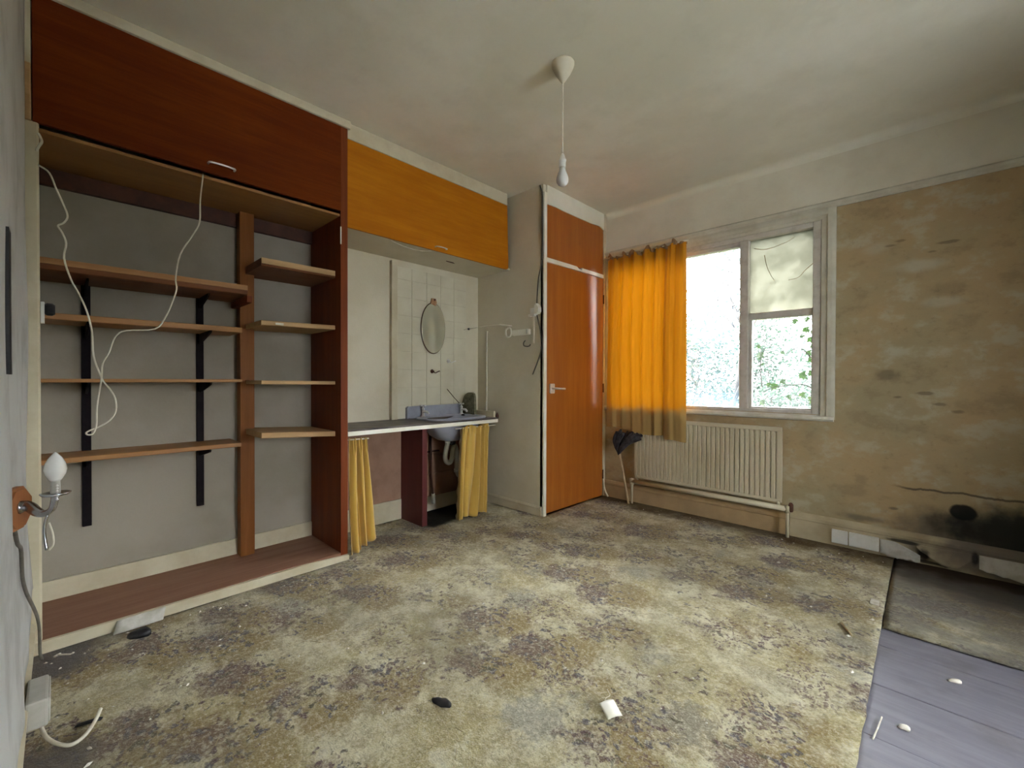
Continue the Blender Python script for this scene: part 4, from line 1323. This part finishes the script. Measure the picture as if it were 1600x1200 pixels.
def tree(name, x, y, hgt, r, depth, nleaf, spread, ls, mat, label, seed, lean=(0, 0, 1)):
    rr = random.Random(seed)
    t = thing(name, (x, y, -.45), label, 'tree' if name != 'leafy_shrub' else 'shrub', 'trees and shrubs outside the window')
    mb, tips = MB(), []
    nst = 1 if name != 'leafy_shrub' else 5
    for i in range(nst):
        d = Vector(lean) + (Vector((rr.uniform(-.35, .35), rr.uniform(-.3, .3), 0)) if nst > 1 else Vector((0, 0, 0)))
        grow(mb, Vector((x + rr.uniform(-.1, .1) * (nst > 1), y, -.5)), d.normalized(), hgt * .5, r, depth, tips, rr)
    mb.build('branches', 'bark', t)
    lf = MB()
    for i in range(nleaf):
        p = rr.choice(tips) + Vector((rr.gauss(0, spread), rr.gauss(0, spread), rr.gauss(0, spread)))
        if name == 'leafy_shrub' and i % 5 < 3:
            an, ra = rr.uniform(0, 2 * PI), math.sqrt(rr.random()) * .95
            p = Vector((x + ra * math.cos(an), y + ra * math.sin(an), -.4 + rr.random() ** 1.2 * hgt * .8))
        leaf_quad(lf, p, ls * rr.uniform(.6, 1.3), rr)
    if nleaf:
        lf.build('foliage', mat, t)['kind'] = 'stuff'
    return t


tree('bare_tree', -2.42, 7.6, 3.6, .055, 5, 500, .10, .06, 'leaf_pale', 'thin bare tree with a forked trunk behind the middle window light', 3, (.10, 0, 1))
tree('leafy_tree', -6.4, 11.0, 4.4, .08, 4, 3000, .36, .10, 'leaf_pale', 'leafy tree far out at the left behind the orange curtain', 5)
tree('leafy_tree', -.6, 11.5, 4.0, .07, 4, 3500, .36, .10, 'leaf_pale', 'leafy tree far out behind the lower right pane', 8)
tree('leafy_shrub', -3.6, 8.6, 2.9, .022, 3, 7500, .26, .085, 'leaf_pale', 'dense leafy shrub behind the left of the middle window light', 13)
tree('leafy_shrub', -2.25, 9.6, 2.7, .020, 3, 7000, .26, .08, 'leaf_dark', 'shrub standing behind the bare tree in the middle window light', 17)
tree('leafy_shrub', -1.2, 8.2, 1.9, .020, 3, 6000, .22, .07, 'leaf_pale', 'low shrub seen at the bottom of the right pane', 21)
tree('leafy_shrub', .1, 7.4, 2.3, .020, 3, 4500, .22, .07, 'leaf_dark', 'shrub beyond the right edge of the window', 25)
tree('leafy_shrub', -5.3, 8.0, 2.2, .022, 3, 2000, .24, .08, 'leaf_dark', 'shrub hidden mostly by the orange curtain', 29)
# ivy creeping over the right of the window, outside the glass
iv = thing('ivy', (-.50, 3.62, .75), 'ivy with pointed leaves creeping over the outside of the right panes', 'plant')
ive = MB()
stems = [[(-.47, 3.63, .6), (-.52, 3.60, .95), (-.55, 3.57, 1.2), (-.53, 3.56, 1.45), (-.56, 3.56, 1.62), (-.66, 3.56, 1.72), (-.78, 3.56, 1.70), (-.86, 3.57, 1.66)],
         [(-.52, 3.60, .95), (-.60, 3.57, 1.02), (-.70, 3.56, 1.02), (-.80, 3.56, 1.00), (-.87, 3.56, .96)],
         [(-.53, 3.56, 1.45), (-.58, 3.56, 1.72), (-.56, 3.56, 1.90), (-.64, 3.56, 2.00), (-.76, 3.56, 1.92), (-.90, 3.57, 1.93)],
         [(-.70, 3.56, 1.76), (-.76, 3.56, 1.84), (-.80, 3.565, 1.95)],
         [(-.56, 3.57, 1.2), (-.64, 3.56, 1.28), (-.72, 3.56, 1.24)],
         [(-.87, 3.57, 1.0), (-.88, 3.56, 1.14), (-.875, 3.56, 1.27)]]
for s_ in stems:
    q = smooth_path(s_, 4)
    ive.tube(q, [.0045 * (1 - .5 * i / len(q)) for i in range(len(q))], 5)
ive.build('stem', 'bark', iv)
for q in ([(-.905, YB + .038, 2.005), (-.84, YB + .034, 1.985), (-.77, YB + .034, 1.992), (-.69, YB + .036, 2.015), (-.66, YB + .038, 2.035)],
          [(-.84, YB + .038, 1.945), (-.825, YB + .034, 1.87), (-.80, YB + .034, 1.80), (-.775, YB + .038, 1.755)],
          [(-.545, YB + .038, 1.84), (-.60, YB + .034, 1.79), (-.63, YB + .034, 1.755), (-.69, YB + .038, 1.745)]):
    w_ = smooth_path(q, 5)
    MB().tube(w_, [.0028 * (1 - .6 * i / len(w_)) for i in range(len(w_))], 5).build('twig', 'pole', iv)
ivl = [(0, -.5), (.22, -.42), (.5, -.18), (.26, -.02), (.34, .26), (.12, .20), (0, .6), (-.12, .20), (-.34, .26), (-.26, -.02), (-.5, -.18), (-.22, -.42)]
spots = [(-.884, 1.227, .075), (-.797, 1.007, .062), (-.614, 1.083, .07), (-.56, 1.192, .07), (-.672, 1.465, .05), (-.545, 1.453, .065), (-.865, .884, .055), (-.60, 1.40, .055), (-.57, 1.33, .06),
         (-.63, 1.36, .045), (-.55, 1.28, .07), (-.585, 1.24, .05), (-.83, 1.02, .04), (-.735, 1.04, .05), (-.60, 1.47, .05), (-.56, 1.38, .05), (-.70, .93, .045), (-.62, .95, .05), (-.57, .92, .06),
         (-.575, 1.10, .05), (-.88, 1.17, .045), (-.74, 1.25, .04), (-.895, 1.30, .04), (-.78, 1.95, .06), (-.60, 1.98, .07), (-.70, 1.66, .05), (-.57, 1.75, .06), (-.81, 1.63, .05), (-.58, 1.88, .06)]
for i, (x, z, s_) in enumerate(spots):
    a = rnd.uniform(-1.0, 1.0) + PI
    tx, ty = rnd.uniform(-.5, .5), rnd.uniform(-.5, .5)
    rm = Matrix.Rotation(tx, 3, 'X') @ Matrix.Rotation(ty, 3, 'Z') @ Matrix.Rotation(a, 3, 'Y')
    vs = [rm @ Vector((p[0] * s_, -.006 * (1 - abs(p[0]) * 2), p[1] * s_)) + Vector((x, 3.575 + .012 * rnd.random(), z)) for p in ivl]
    c_ = sum(vs, Vector()) / len(vs)
    vs.append(c_ + Vector((0, -.004, 0)))
    MB().add(vs, [(k, (k + 1) % 12, 12) for k in range(12)]).build('leaf', 'leaf_ivy', iv)
